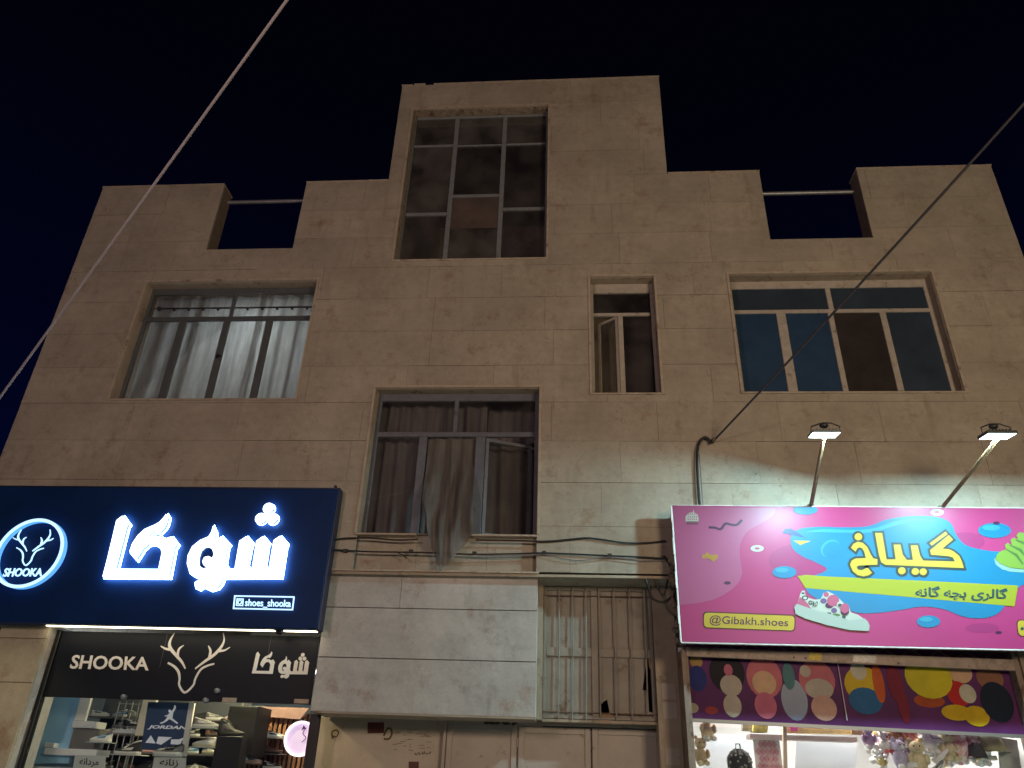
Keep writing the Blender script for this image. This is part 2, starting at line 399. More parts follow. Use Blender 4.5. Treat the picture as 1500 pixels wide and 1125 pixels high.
# stone panels, course by course
courses = [3.16, 3.81+.06] + [3.87+.5715*k for k in range(1, 12)] + [10.18, 10.72, 11.28, 11.84, 12.40]
courses = sorted(set(round(c, 3) for c in courses if c <= 9.6)) + [10.18, 10.72, 11.28, 11.84, 12.40]
GH = .0035
rnd = random.Random(11)
for k in range(len(courses)-1):
    z0, z1 = courses[k], courses[k+1]
    x = XL; edges = [XL]
    while x < XR:
        x += rnd.uniform(1.05, 1.75); edges.append(x)
    edges[-1] = XR
    if edges[-1]-edges[-2] < .5: edges.pop(-2)
    for a, b in zip(edges, edges[1:]):
        left = 0 if a == XL else .0015; right = 0 if b == XR else .0015
        cand = (a+left, b-right, z0+GH*rnd.uniform(.15, 1.25), z1-GH*rnd.uniform(.1, .9) if z1 not in (10.18, 12.40) else z1)
        pieces = []
        for s_ in solid:
            q = (max(cand[0], s_[0]), min(cand[1], s_[1]), max(cand[2], s_[2]), min(cand[3], s_[3]))
            if q[1]-q[0] > .01 and q[3]-q[2] > .01: pieces.append(q)
        for h in holes:
            pieces = [p for q in pieces for p in sub(q, h)]
        pieces = [p for p in pieces if p[1]-p[0] > .006 and p[3]-p[2] > .006]
        if not pieces: continue
        off = rnd.uniform(-.0025, .0025); groups = []
        touch = lambda p, q: p[0] < q[1]+.001 and q[0] < p[1]+.001 and p[2] < q[3]+.001 and q[2] < p[3]+.001
        for p in pieces:
            hit = [g_ for g_ in groups if any(touch(p, q) for q in g_)]
            groups = [g_ for g_ in groups if g_ not in hit]+[sum(hit, [])+[p]]
        for g_ in groups:
            mb = MB()
            for p in g_: mb.box(p[0], p[1], off, .0335, p[2], p[3])
            mb.build('stone_panel', M_STONE, wall)
# recessed strip of slabs under the middle window
for a, b in ((-2.652, -1.9), (-1.897, -1.02), (-1.017, -.408)):
    for c, d in ((ZB, 4.327),):
        bx(a, b, .085+rnd.uniform(0, .002), .11, c+.011, d).build('stone_panel', M_STONE, wall)
# coping
for x0, x1, z in ((XL-.01, -5.655, ZP), (-4.275, -2.912, ZP), (-2.35, 1.56, 12.40), (1.562, 2.975, ZP), (4.435, XR+.01, ZP)):
    x = x0
    while x < x1-.05:
        e_ = min(x1, x+rnd.uniform(.7, 1.2)); bx(x, e_-.003, -.012+rnd.uniform(-.003, .003), .33, z, z+.022+rnd.uniform(0, .006)).build('coping_stone', M_TRIM, BLD); x = e_
for x0, x1, dz in ((-2.92, -2.72, .02), (-2.70, -2.5, .035)): bx(x0, x1, -.01, .33, 12.40, 12.40+dz).build('coping_stone', M_TRIM, BLD)
# body of the building behind the street wall
body = MB()
body.box(XL, XL+.2, .302, 9, 3.16, ZT); body.box(XR-.2, XR, .302, 9, 0, ZT); body.box(XL, XR, 9.002, 9.2, 0, ZT)
body.box(XL+.2, XR-.2, .302, 9, 8.45, 8.56)
body.build('rear_wall', M_PLASTER, BLD)
tw = MB()
tw.box(-2.91, -2.75, .302, 3.6, 8.57, 12.38); tw.box(1.40, 1.55, .302, 3.6, 8.57, 12.38); tw.box(-2.91, 1.55, 3.602, 3.75, 8.57, 12.38)
tw.build('tower_wall', M_PLASTER, BLD)
bx(-2.74, 1.39, .302, 3.6, 12.22, 12.37).build('tower_ceiling', mat('stained_ceiling', (.21, .175, .14), .9, vary=(2, .3), dirt=((.05, .04, .03), 1.6, .57, .63)), BLD)
def room(r, depth=2.2, m=M_INT, y0=.302):
    x0, x1, z0, z1 = r; t = .05; mb = MB()
    mb.box(x0-t, x0, y0, depth, z0, z1); mb.box(x1, x1+t, y0, depth, z0, z1); mb.box(x0-t, x1+t, depth+.002, depth+t, z0, z1)
    mb.box(x0-t, x1+t, y0, depth+t, z0-t, z0-.002); mb.box(x0-t, x1+t, y0, depth+t, z1+.002, z1+t)
    return mb.build('room_lining', m, BLD)
room((-6.9, -3.2, 5.9, 8.35), 2.4); room((.05, 1.6, 5.9, 8.35), 1.3, M_INT); room((2.0, 5.5, 5.9, 8.35), 2.4, M_INT_DARK)
room((-2.8, -.2, 3.95, 6.6), 2.4, M_INT_DARK)

# ------------------------------------------------------------------ windows
YF = .17
def vx(px, py): return at(px, py, YF)[0]
def hz(px, py): return at(px, py, YF)[1]
def window(r, fm, bars, panes, ow=.04, ow_top=None, reveal=M_PLASTER, trim=True, sill=True, label=None):
    x0, x1, z0, z1 = r; ot = ow_top or ow
    fr = MB()
    y0, y1 = YF, YF+.05
    fr.bevbox(x0, x0+ow, y0, y1, z0, z1, .006); fr.bevbox(x1-ow, x1, y0, y1, z0, z1, .006)
    fr.bevbox(x0+ow, x1-ow, y0+.002, y1, z0, z0+ow*.8, .006); fr.bevbox(x0+ow, x1-ow, y0+.002, y1, z1-ot, z1, .006)
    f = fr.build('window', fm, BLD, label)
    for i, (k, *b) in enumerate(bars):
        mb = MB(); yo = .004 if k == 'v' else .0015
        if k == 'v': x, a, c, wd = b; mb.bevbox(x-wd/2, x+wd/2, y0+yo, y1-.004, a, c, .006); nm = 'mullion'
        else: z, a, c, wd = b; mb.bevbox(a, c, y0+yo, y1-.006, z-wd/2, z+wd/2, .006); nm = 'transom'
        mb.build(nm, fm, f)
    for (a, b, c, d, pm) in panes:
        bx(a, b, YF+.024, YF+.029, c, d).build('pane', pm, f)
    # reveals: plaster lining between the wall core and the frame
    rv = MB(); e = .0025
    rv.box(x0-e, x0+.006, .02, YF, z0, z1); rv.box(x1-.006, x1+e, .02, YF, z0, z1)
    rv.box(x0+.006, x1-.006, .02, YF, z1-.006, z1+e); rv.box(x0+.006, x1-.006, .03, YF, z0-e, z0+.006)
    rv.build('reveal', reveal, f)
    if trim:
        t = MB(); tw_ = .035
        t.box(x0-tw_, x0-.003, -.016, 0.002, z0, z1); t.box(x1+.003, x1+tw_, -.016, .002, z0, z1); t.box(x0-tw_, x1+tw_, -.018, .002, z1+.003, z1+tw_)
        t.build('trim', M_TRIM, f)
    if sill:
        MB().bevbox(x0-.04, x1+.04, -.028, YF, z0-.03, z0-.0035, .008).build('sill', M_TRIM, f)
    return f
# A: left window with pale curtains
x0, x1, z0, z1 = W_A; tz = hz(330, 466)
va, vb, vc = vx(252, 525), vx(318, 525), vx(382, 525); vt = vx(341, 445)
fA = window(W_A, M_FR_DARK, [('h', tz, x0+.04, x1-.04, .07), ('v', vt, tz+.035, z1-.1, .05), ('v', va, z0+.03, tz-.035, .11), ('v', vb, z0+.03, tz-.035, .10), ('v', vc, z0+.03, tz-.035, .10)],
       [(x0+.04, vt-.025, tz+.035, z1-.1, M_GLASS), (vt+.025, x1-.04, tz+.035, z1-.1, M_GLASS), (x0+.04, va-.05, z0+.03, tz-.035, M_GLASS), (va+.05, vb-.05, z0+.03, tz-.035, M_GLASS), (vb+.05, vc-.05, z0+.03, tz-.035, M_GLASS), (vc+.05, x1-.04, z0+.03, tz-.035, M_GLASS)], .05, .10,
       label='window with dark frame in front of pale curtains')
h = MB(); h.obox((vb+.03, YF-.02, 7.0), (.035, 0, -.01), (0, .012, 0), (.003, 0, .012)); h.box(vb-.01, vb+.01, YF-.03, YF+.003, 6.97, 7.03); h.build('handle', M_BLACK, fA)
# B: tall stairwell window
x0, x1, z0, z1 = W_B; v1, v2 = vx(661, 274), vx(735, 272)
hL1, hL2 = hz(638, 213), hz(624, 313); hM1, hM2 = hz(705, 212), hz(697, 286); hR1, hR2 = hz(770, 210), hz(768, 305)
mg = M_GLASS_DIRTY
window(W_B, M_FR_GREY, [('v', v1, z0+.03, z1-.04, .075), ('v', v2, z0+.03, z1-.04, .075), ('h', hL1, x0+.04, v1-.037, .04), ('h', hL2, x0+.04, v1-.037, .055), ('h', hM1, v1+.037, v2-.037, .018), ('h', hM2, v1+.037, v2-.037, .055), ('h', hR1, v2+.037, x1-.04, .03), ('h', hR2, v2+.037, x1-.04, .055)],
       [(x0+.04, v1-.037, hL1+.02, z1-.05, mg), (x0+.04, v1-.037, hL2+.03, hL1-.02, mg), (x0+.04, v1-.037, z0+.03, hL2-.03, M_GLASS), (v1+.037, v2-.037, hM1+.01, z1-.05, mg), (v1+.037, v2-.037, hM2+.03, hM1-.01, M_GLASS),
        (v1+.037, v2-.037, hz(697, 333), hM2-.03, mat('tower_board', (.085, .060, .052), .8, vary=(3, .35))), (v1+.037, v2-.037, z0+.03, hz(697, 333)-.012, mg), (v2+.037, x1-.04, hR1+.015, z1-.05, mg), (v2+.037, x1-.04, hR2+.03, hR1-.015, M_GLASS), (v2+.037, x1-.04, z0+.03, hR2-.03, M_GLASS)], .035, .05,
       label='tall nine pane stairwell window in the roof tower', reveal=M_RUBBLE)
# C: narrow window
x0, x1, z0, z1 = W_C; tz = hz(911, 460); vm = vx(911, 520)
fC = window(W_C, M_FR_BEIGE, [('h', tz, x0+.04, x1-.06, .05), ('v', vm, z0+.03, tz-.025, .07)],
       [(x0+.04, x1-.06, tz+.025, z1-.16, M_GLASS), (vm+.035, x1-.06, z0+.03, tz-.025, M_GLASS)], .045, .16, label='narrow window with one leaf tilted open')
def sash(parent, hinge, wd, za, zb, ang, m, side=1, t=.035):
    """a leaf swung about a vertical hinge; side=+1 leaf runs towards +x"""
    ax = Vector((cos(ang)*side, sin(ang), 0)); n = Vector((-ax.y, ax.x, 0)); mb = MB(); H = Vector((hinge, YF+.02, 0))
    def bar(u0, u1, a, b): c = H+ax*((u0+u1)/2)+Vector((0, 0, (a+b)/2)); mb.obox(c, ax*((u1-u0)/2), n*.014, (0, 0, (b-a)/2))
    bar(0, t, za, zb); bar(wd-t, wd, za, zb); bar(t, wd-t, za, za+t); bar(t, wd-t, zb-t, zb)
    s_ = mb.build('sash', m, parent)
    c = H+ax*(wd/2)+Vector((0, 0, (za+zb)/2)); MB().obox(c, ax*(wd/2-t), n*.003, (0, 0, (zb-za)/2-t)).build('pane', M_GLASS, parent)
    return s_
sash(fC, vm-.04, vm-.04-x0-.05, z0+.035, tz-.03, radians(38), M_FR_BEIGE, -1)
# D: wide right window with blue film
x0, x1, z0, z1 = W_D; tz = hz(1220, 455); vt = vx(1215, 436)
d1, d2, d3 = vx(1153, 515), vx(1228, 515), vx(1307, 515)
window(W_D, M_FR_BEIGE, [('h', tz, x0+.05, x1-.05, .06), ('v', vt, tz+.03, z1-.13, .07), ('v', d1, z0+.03, tz-.03, .13), ('v', d2, z0+.03, tz-.03, .075), ('v', d3, z0+.03, tz-.03, .085)],
       [(x0+.05, vt-.035, tz+.03, z1-.13, M_GREYFILM), (vt+.035, x1-.05, tz+.03, z1-.13, M_GREYFILM), (x0+.05, d1-.065, z0+.03, tz-.03, M_BLUEFILM), (d1+.065, d2-.037, z0+.03, tz-.03, M_BLUEFILM), (d2+.037, d3-.042, z0+.03, tz-.03, M_BROWNBLIND), (d3+.042, x1-.05, z0+.03, tz-.03, M_GREYFILM)], .06, .13,
       label='wide window with beige frame and blue covered panes')
# E: middle window with the torn curtain
x0, x1, z0, z1 = W_E; tz = hz(680, 636); vt = vx(668, 605); m1, m2 = vx(613, 710), vx(700, 715)
fE = window(W_E, M_FR_MID, [('h', tz, x0+.05, x1-.05, .07), ('v', vt, tz+.035, z1-.1, .06), ('v', m1, z0+.03, tz-.035, .11), ('v', m2, z0+.03, tz-.035, .13)],
       [(x0+.05, vt-.03, tz+.035, z1-.1, M_GLASS), (vt+.03, x1-.05, tz+.035, z1-.1, M_GLASS), (x0+.05, m1-.055, z0+.03, tz-.035, M_GLASS)], .06, .11, sill=False, trim=True, label='dark window above the ledge with open middle leaf')
sash(fE, m2+.07, x1-m2-.13, z0+.035, tz-.05, radians(24), M_FR_MID, 1, .045)
# light sill pieces of the middle window
s1 = MB(); s1.bevbox(x0-.03, m1+.06, -.02, YF, z0-.028, z0-.003, .006); s1.build('sill', M_TRIM, fE); s1 = MB(); s1.bevbox(m2-.1, x1+.002, -.02, YF, z0-.028, z0-.003, .006); s1.build('sill', M_TRIM, fE)

# ------------------------------------------------------------------ curtains (things that hang behind the glass)
def curtain(x0, x1, z0, z1, Y, amp, freq, m, label, seed=0, group=None, name='curtain'):
    def fn(u, v):
        x = x0+(x1-x0)*u; n1 = noise.noise(Vector((x*1.3, seed, v*.6)))
        y = Y+amp*sin(x*freq+3*n1+seed)*(0.55+.45*(1-v))+.5*amp*noise.noise(Vector((x*6, seed+3, v*1.5)))
        return (x+.03*n1*(1-v), y, z0+(z1-z0)*v)
    return MB().grid(fn, int((x1-x0)*46), 8).build(name, m, None, label, 'curtain', group)
def cloth(name, c, tr=.4):
    m = bpy.data.materials.new(name); m.use_nodes = True; t = m.node_tree; N = t.nodes; L = t.links; N.clear()
    o = N.new('ShaderNodeOutputMaterial'); mx = N.new('ShaderNodeMixShader'); d = N.new('ShaderNodeBsdfDiffuse'); tl = N.new('ShaderNodeBsdfTranslucent')
    ge = N.new('ShaderNodeNewGeometry'); n = N.new('ShaderNodeTexNoise'); n.inputs['Scale'].default_value = 4; n.inputs['Detail'].default_value = 6
    q = N.new('ShaderNodeVectorMath'); q.operation = 'MULTIPLY'; q.inputs[1].default_value = (5, 1, .6); L.new(ge.outputs['Position'], q.inputs[0]); L.new(q.outputs[0], n.inputs['Vector'])
    r = N.new('ShaderNodeMapRange'); r.inputs[1].default_value = .3; r.inputs[2].default_value = .7; r.inputs[3].default_value = .78; r.inputs[4].default_value = 1.2; L.new(n.outputs[0], r.inputs[0])
    hs = N.new('ShaderNodeHueSaturation'); hs.inputs['Color'].default_value = (*c, 1); L.new(r.outputs[0], hs.inputs['Value'])
    L.new(hs.outputs[0], d.inputs[0]); L.new(hs.outputs[0], tl.inputs[0])
    mx.inputs[0].default_value = tr; L.new(d.outputs[0], mx.inputs[1]); L.new(tl.outputs[0], mx.inputs[2]); L.new(mx.outputs[0], o.inputs[0]); return m
C_PALE = cloth('pale_voile', (.66, .67, .65), .5); C_BROWN = cloth('brown_curtain_cloth', (.27, .24, .245), .25)
curtain(-6.5, -5.70, 6.1, 8.24, .42, .05, 24, C_PALE, 'pale curtain hanging behind the leftmost lower pane of the left window', 1, 'pale curtains in the left window')
curtain(-5.76, -4.70, 6.1, 8.24, .44, .022, 17, C_PALE, 'smooth pale curtain behind the two middle panes of the left window', 4, 'pale curtains in the left window')
curtain(-4.79, -3.7, 6.1, 8.24, .42, .05, 27, C_PALE, 'pleated pale curtain behind the rightmost lower pane of the left window', 8, 'pale curtains in the left window')
rl = thing('ceiling_light', 'dim cool ceiling light in the room behind the pale curtains', 'ceiling light', (-5.0, 1.4, 8.3))
MB().tube([(-5.0, 1.4, 8.33), (-5.0, 1.4, 8.30)], .15, 20).build('shade', M_WHITE, rl)
l = light('room_light', 'AREA', (-5.0, 1.4, 8.28), 46, (.86, .97, 1), size=.25); l.parent = rl; l.matrix_parent_inverse = Matrix.Translation(-rl.location)
rod = MB(); rod.tube([(-6.5, .34, 7.97), (-3.7, .34, 7.97)], .014)
for i in range(12): rod.ball((-6.35+i*.235, .34, 7.945), .022, 8, 6)
rod.ball((-6.36, .34, 7.97), .035, 10, 6)
rod.build('curtain_rod', M_BLACK, None, 'dark curtain rod with rings across the top panes of the left window', 'curtain rod')
curtain(-2.7, -1.75, 4.3, 6.4, .42, .05, 34, C_BROWN, 'dark brown pleated curtain behind the left panes of the middle window', 2, 'brown curtains in the middle window')
curtain(-1.15, -.35, 4.3, 6.4, .62, .05, 30, C_BROWN, 'dark brown pleated curtain behind the open right leaf of the middle window', 6, 'brown curtains in the middle window')
curtain(-1.75, -1.15, 5.6, 6.4, .45, .05, 32, C_BROWN, 'short brown curtain over the open leaf of the middle window', 5, 'brown curtains in the middle window')
# torn curtain blown out of the open leaf
C_TORN = cloth('torn_grey_curtain', (.23, .205, .19), .3)
_t = C_TORN.node_tree; _o = _t.nodes['Material Output']; _s = _o.inputs[0].links[0].from_socket
_m = _t.nodes.new('ShaderNodeMixShader'); _tr = _t.nodes.new('ShaderNodeBsdfTransparent'); _m.inputs[0].default_value = .22
_t.links.new(_s, _m.inputs[1]); _t.links.new(_tr.outputs[0], _m.inputs[2]); _t.links.new(_m.outputs[0], _o.inputs[0])
xa, xb = m1+.06, m2-.08; zt_ = tz-.04
A0, B0 = at(622, 775, -.05), at(692, 740, -.05); TIP = at(647, 838, -.10); LF = at(617, 778, -.08); RT = at(694, 780, -.08)
def torn(u, v):
    # v: 0 top .. 1 bottom; bottom edge is a ragged V
    e_ = .5 if u < .5 else .5
    lx = xa+(LF[0]-xa)*v**1.5; rx = xb+(RT[0]-xb)*v**1.3
    x = lx+(rx-lx)*u
    tipu = .42; d = abs(u-tipu)/(tipu if u < tipu else 1-tipu)
    zb = TIP[1]+(LF[1]-TIP[1] if u < tipu else RT[1]-TIP[1])*d**1.15
    zb += .05*noise.noise(Vector((u*9, 3, 0)))
    if v > .7 and u < .5: x += (TIP[0]-x)*.25*(v-.7)/.3
    z = zt_+(zb-zt_)*v
    bul = max(0, min(1, (v-.15)/.65)); bul = bul*bul*(3-2*bul)
    y = .24+(-.09-.24)*bul+.030*sin(u*21+v*3.0)*(.4+v*.8)+.05*v*noise.noise(Vector((u*6, v*6, 1)))
    y += .05*max(0, 1-abs(u-.52-.1*v)/.06)*-1*(.3+.7*v)
    return (x, y, z)
MB().grid(torn, 46, 40).build('curtain', C_TORN, None, 'torn greyish brown curtain hanging out over the sill of the middle window', 'curtain')
# ------------------------------------------------------------------ guard pipes in the roof gaps
for xs, xe, zz, lab in ((-5.72, -4.2, at(385, 297, .27)[1], 'horizontal pipe rail across the left roof gap'), (2.93, 4.5, at(1185, 284, .27)[1], 'horizontal pipe rail across the right roof gap')):
    MB().tube([(xs, .25, zz), (xe, .25, zz)], .035, 10).build('pipe_rail', M_METAL, None, lab, 'railing', 'pipe rails in the roof gaps')

# ================================================================== projecting stair box, ground floor walls
YB = .10; BX0, BX1, BZ0, BZ1 = -2.95, -.39, 2.28, 3.85
core = bx(BX0+.012, BX1-.012, YB+.03, .74, BZ0+.012, BZ1).build('box_wall', M_MORTAR, BLD, 'projecting slab clad box between the two shops')
jz = [BZ0, at(785, 970, YB)[1], at(785, 895, YB)[1], BZ1]
for k in range(3):
    spl = [BX0, BX1] if k < 2 else [BX0, -2.05, BX1]
    for a, b in zip(spl, spl[1:]):
        MB().bevbox(a+(.002 if a != BX0 else 0), b-(.002 if b != BX1 else 0), YB+rnd.uniform(-.004, .002), YB+.03, jz[k]+(.005 if k else 0), jz[k+1]-.004, .003).build('stone_panel', M_STONE_BOX, core)
bx(BX1-.012, BX1, YB+.031, .36, BZ0, BZ1-.002).build('stone_panel', stone_mat('pale_edge_stone', (.50, .46, .40), cracks=.2), core)
bx(BX0, BX0+.012, YB+.031, .74, BZ0, BZ1-.002).build('stone_panel', M_STONE_BOX, core)
bx(BX0, BX1-.002, YB+.006, .74, BZ0-.02, BZ0+.011).build('box_soffit', M_PLASTER, core)
# thin ledge over the box and soffit of the upper wall
lg = MB(); lg.box(-2.97, BX1+.02, -.03, .09, ZB-.022, ZB-.002); lg.build('ledge', M_TRIM, BLD)
bx(-2.95, 1.24, .0, .46, ZB-.055, ZB-.0235).build('upper_soffit', M_PLASTER, BLD)
# wall under the box, with side return
YW = .75
uw = MB(); uw.box(-3.14, -1.50, YW, YW+.2, 0, 2.262)
uwo = uw.build('lower_wall', mat('lime_painted_wall', (.48, .41, .33), .85, vary=(2.2, .12), bump=(14, .12), dirt=((.24, .17, .11), 4, .60, .72)), BLD)
# small marks on that wall
mk = mat('dark_red_enamel', (.10, .022, .018), .5, vary=(30, .5)); mk2 = mat('old_brown_paint', (.12, .075, .03), .8, vary=(30, .4))
c6 = crop(480, 1030, 4.6875)
MB().prism(pl([(275, 132), (388, 132), (388, 205), (275, 208)], c6, YW-.002), YW-.008, YW).build('number_plate', mk, uwo)
MB().prism(pl([(557, 402), (625, 402), (625, 460), (557, 460)], c6, YW-.002), YW-.008, YW).build('number_plate', mk, uwo)
q = MB(); ribbon(q, pl(spline([(385, 225), (410, 175), (435, 180), (440, 215), (420, 245), (385, 245)], 5), c6, YW), .022, YW-.0035, YW)
ribbon(q, [Vector(at(*c6(*p), YW)) for p in spline([(35, 245), (30, 200), (60, 185), (75, 205), (60, 230), (30, 225)], 5)], .018, YW-.0075, YW-.0045); q.build('paint_mark', mk2, uwo)
q = MB(); rr = random.Random(5)
for i in range(9):
    x_ = 595+i*13; ribbon(q, pl([(x_, 350+rr.uniform(-8, 8)), (x_+6, 338+rr.uniform(-8, 8)), (x_+9, 352+rr.uniform(-8, 8))], c6, YW), .006, YW-.003-.0002*i, YW)
for i in range(26):
    x_ = rr.uniform(440, 690); y_ = rr.uniform(180, 320); ribbon(q, pl([(x_, y_), (x_+rr.uniform(10, 40), y_+rr.uniform(-4, 8))], c6, YW), .004, YW-.0025-.00005*i, YW)
q.build('pencil_mark', mat('pencil', (.10, .07, .05), .9), uwo)

# garage door (three leaves)
GD = thing('garage_door', 'three leaf cream metal door below the barred panel', 'door', (-.25, YW, 0))
gx = [-1.47, -.62, .24, 1.08]; gz = 2.235
fr = MB(); fr.box(-1.495, -1.465, .66, YW, 0, 2.262); fr.box(1.08, 1.115, .66, YW, 0, 2.262); fr.box(-1.464, 1.079, .665, YW, gz+.004, 2.262); fr.build('door_frame', M_CREAMDOOR, GD)
for i in range(3):
    a, b = gx[i]+.008, gx[i+1]-.008; t = .07; zt2 = gz-(0, .012, .006)[i]
    lf = MB(); lf.bevbox(a, a+t, .70, .74, .03, zt2, .008); lf.bevbox(b-t, b, .70, .74, .03, zt2, .008); lf.bevbox(a+t, b-t, .702, .74, zt2-t, zt2, .008); lf.bevbox(a+t, b-t, .702, .74, .03, .03+t, .008); lf.bevbox(a+t, b-t, .703, .74, 1.05, 1.05+t, .008)
    leaf = lf.build('door_leaf', M_CREAMDOOR, GD)
    MB().grid(lambda u, v: (a+t+(b-a-2*t)*u, .722+.006*noise.noise(Vector((u*2+i*7, v*3, 0))), .1+(zt2-t-.1)*v), 8, 14).build('door_panel', M_CREAMDOOR, leaf)
for hx in (gx[1], gx[3]-.01):
    MB().tube([(hx, .692, 2.0), (hx, .692, 2.1)], .011, 8).build('hinge', M_CREAMDOOR, GD)
# crumbling rag and mortar over the door head
q = MB(); rr = random.Random(3)
for i in range(14): q.ball((rr.uniform(-1.0, -.65), .655+rr.uniform(-.01, .01), 2.245+rr.uniform(-.012, .012)), (rr.uniform(.015, .05), .018, rr.uniform(.006, .014)), 8, 6, .8, i)
q.build('broken_mortar', mat('dark_mortar', (.06, .045, .035), .9, vary=(20, .5)), GD)

# barred panel above the garage door
GY = .46; G0, G1, GZ0, GZ1 = -.325, .985, 2.30, 3.81
GR = thing('window_grille', 'barred sheet metal panel with torn holes above the cream doors', 'security grille', (.33, GY, GZ0))
gc = crop(780, 830, 3.813)
def gp(x, y): return at(*gc(x, y), GY)
mx_ = gp(350, 500)[0]; hzm = gp(200, 478)[1]; hzt = gp(200, 165)[1]; hzb = gp(200, 815)[1]
f = MB()
for a, b, c, d in ((G0, G0+.035, GZ0, GZ1), (G1-.04, G1, GZ0, GZ1)): f.bevbox(a, b, GY-.02, GY+.03, c, d, .005)
f.bevbox(G0+.035, G1-.04, GY-.018, GY+.03, GZ0, GZ0+.035, .005); f.bevbox(G0+.035, G1-.04, GY-.018, GY+.03, GZ1-.05, GZ1, .005)
f.bevbox(mx_-.045, mx_+.045, GY-.014, GY+.03, GZ0+.035, GZ1-.05, .005); f.bevbox(G0+.035, mx_-.045, GY-.016, GY+.03, hzm-.05, hzm+.05, .005); f.bevbox(mx_+.045, G1-.04, GY-.016, GY+.03, hzm-.05, hzm+.05, .005)
f.build('grille_frame', M_GRILLE, GR)
# sheets with torn holes
h1 = [gp(*p) for p in [(380, 800), (381, 770), (400, 752), (417, 742), (432, 815), (388, 818)]]
h2 = [gp(*p) for p in [(641, 500), (668, 500), (684, 600), (690, 815), (652, 810), (645, 690), (615, 690), (625, 620)]]
def clampx(ps, a, b): return [(min(max(x, a), b), z) for x, z in ps]
for (a, b, c, d, hs_) in ((G0+.035, mx_-.045, hzm+.05, GZ1-.05, []), (mx_+.045, G1-.04, hzm+.05, GZ1-.05, []), (G0+.035, mx_-.045, GZ0+.035, hzm-.05, []), (mx_+.045, G1-.04, GZ0+.035, hzm-.05, [clampx(h1, mx_+.05, G1), clampx(h2, 0, G1-.045)])):
    MB().prism([(a, c), (b, c), (b, d), (a, d)], GY+.012, GY+.016, hs_).build('metal_sheet', M_GRILLE, GR, fix=False)
# bent flaps of the tears
q = MB(); p_ = [gp(*z) for z in [(378, 822), (440, 822), (446, 878), (378, 878)]]
q.prism(p_, GY-.012, GY-.009); q.build('torn_flap', mat('rust_flap', (.34, .19, .09), .8, vary=(12, .3)), GR)
q = MB(); q.prism([gp(*z) for z in [(640, 497), (672, 497), (674, 565), (655, 572), (648, 540)]], GY-.006, GY-.003); q.build('torn_flap', mat('rust_flap2', (.22, .12, .075), .8, vary=(12, .3)), GR)
bars_px = [(150, 115, 143, 855), (224, 115, 222, 855), (297, 115, 300, 855), (369, 120, 380, 840), (453, 118, 470, 860), (540, 118, 558, 855), (622, 118, 645, 830)]
for a, b, c, d in bars_px:
    (x_, z_), (x2, z2) = at(*gc(a, b), GY-.04), at(*gc(c, d), GY-.04)
    MB().tube([(x_, GY-.04, z_), ((x_+x2)/2+.004, GY-.043, (z_+z2)/2), (x2, GY-.04, z2)], .0085, 8).build('bar', M_GRILLE, GR)
for z_ in (hzt, hzb): MB().tube([(G0-.0, GY-.027, z_), (G1+.03, GY-.027, z_)], .007, 8).build('cross_bar', M_RUSTBAR, GR)
bx(G0-.005, G1+.005, GY+.25, GY+.27, 2.2, 3.9).build('backing', M_INT_DARK, GR)
# strip over the grille, sill under it
lt = MB(); lt.box(-.33, 1.24, GY-.02, GY+.06, 3.812, 3.845); lt.box(BX1+.001, G0-.002, .362, .8, 2.28, 3.85); lt.build('lintel', M_PLASTER, BLD)
bx(-.33, 1.08, GY-.02, YW, 2.266, 2.295).build('door_head', M_PLASTER, BLD)
# pillar between the doors and the pink shop
PIL = bx(.989, 1.24, .36, .95, 0, 3.81).build('pillar', M_PLASTER, BLD, 'narrow plastered pillar left of the pink shop')
for z_ in (2.62, 2.42, 1.95): bx(1.045, 1.2, .352, .362, z_-.09, z_+.08).build('patch', M_CREAMDOOR, PIL)

# left pillar of the blue shop, clad in three stones
LP = bx(-6.90, -6.315, .06, .5, 0, 3.15).build('pillar', M_MORTAR, BLD, 'cream stone pillar left of the shoe shop')
zz = [0, .7, 1.35, at(40, 1000, .03)[1], at(40, 935, .03)[1], 3.14]
for a, b in zip(zz, zz[1:]): MB().bevbox(-6.93, -6.31, .03+rnd.uniform(-.004, .004), .0595, a+.003, b-.003, .004).build('stone_panel', stone_mat('cream_pillar_stone', (.46, .41, .30), cracks=.25), LP)
bx(-6.935, -6.306, .061, .5, 0, 3.14).build('pillar_face', M_STONE_BOX, LP)
bx(XL, -6.94, .25, .3, 0, 3.15).build('shutter', mat('dark_shutter', (.03, .035, .06), .6), BLD)

# ================================================================== BLUE SHOP SIGN
YS = -.18
M_BOARD = mat('deep_blue_board', (.005, .026, .105), .5, spec=.12, vary=(1.3, .25), bump=(2.2, .08), dirt=((.02, .03, .06), 7, .66, .76))
M_LED = mat('led_letter_face', (.8, .9, 1), .4, emit=(.80, .92, 1.0), es=3.2)
M_LEDSIDE = mat('led_letter_side', (.05, .12, .3), .4, emit=(.05, .20, .55), es=.35)
M_HALO = mat('led_backlight', (.3, .5, .8), .4, emit=(.42, .72, 1.0), es=17)
M_NEON = mat('neon_outline', (.7, .85, 1), .4, emit=(.42, .72, 1.0), es=1.35)
M_NEONEDGE = mat('neon_side', (.3, .5, .8), .4, emit=(.08, .36, .85), es=1.1)
SG = thing('shop_sign', 'dark blue shop sign with glowing white lettering and round antler emblem', 'shop sign', (-5.5, 0, 3.12))
bd = MB().bevbox(-8.2, -2.92, YS, -.012, 3.125, 4.84, .012).build('board', M_BOARD, SG)
q = MB(); q.box(-8.2, -2.905, YS+.02, -.014, 4.843, 4.862); q.box(-2.917, -2.903, YS+.015, -.014, 3.12, 4.84); q.build('edge_trim', mat('blue_trim', (.005, .016, .05), .4), SG)
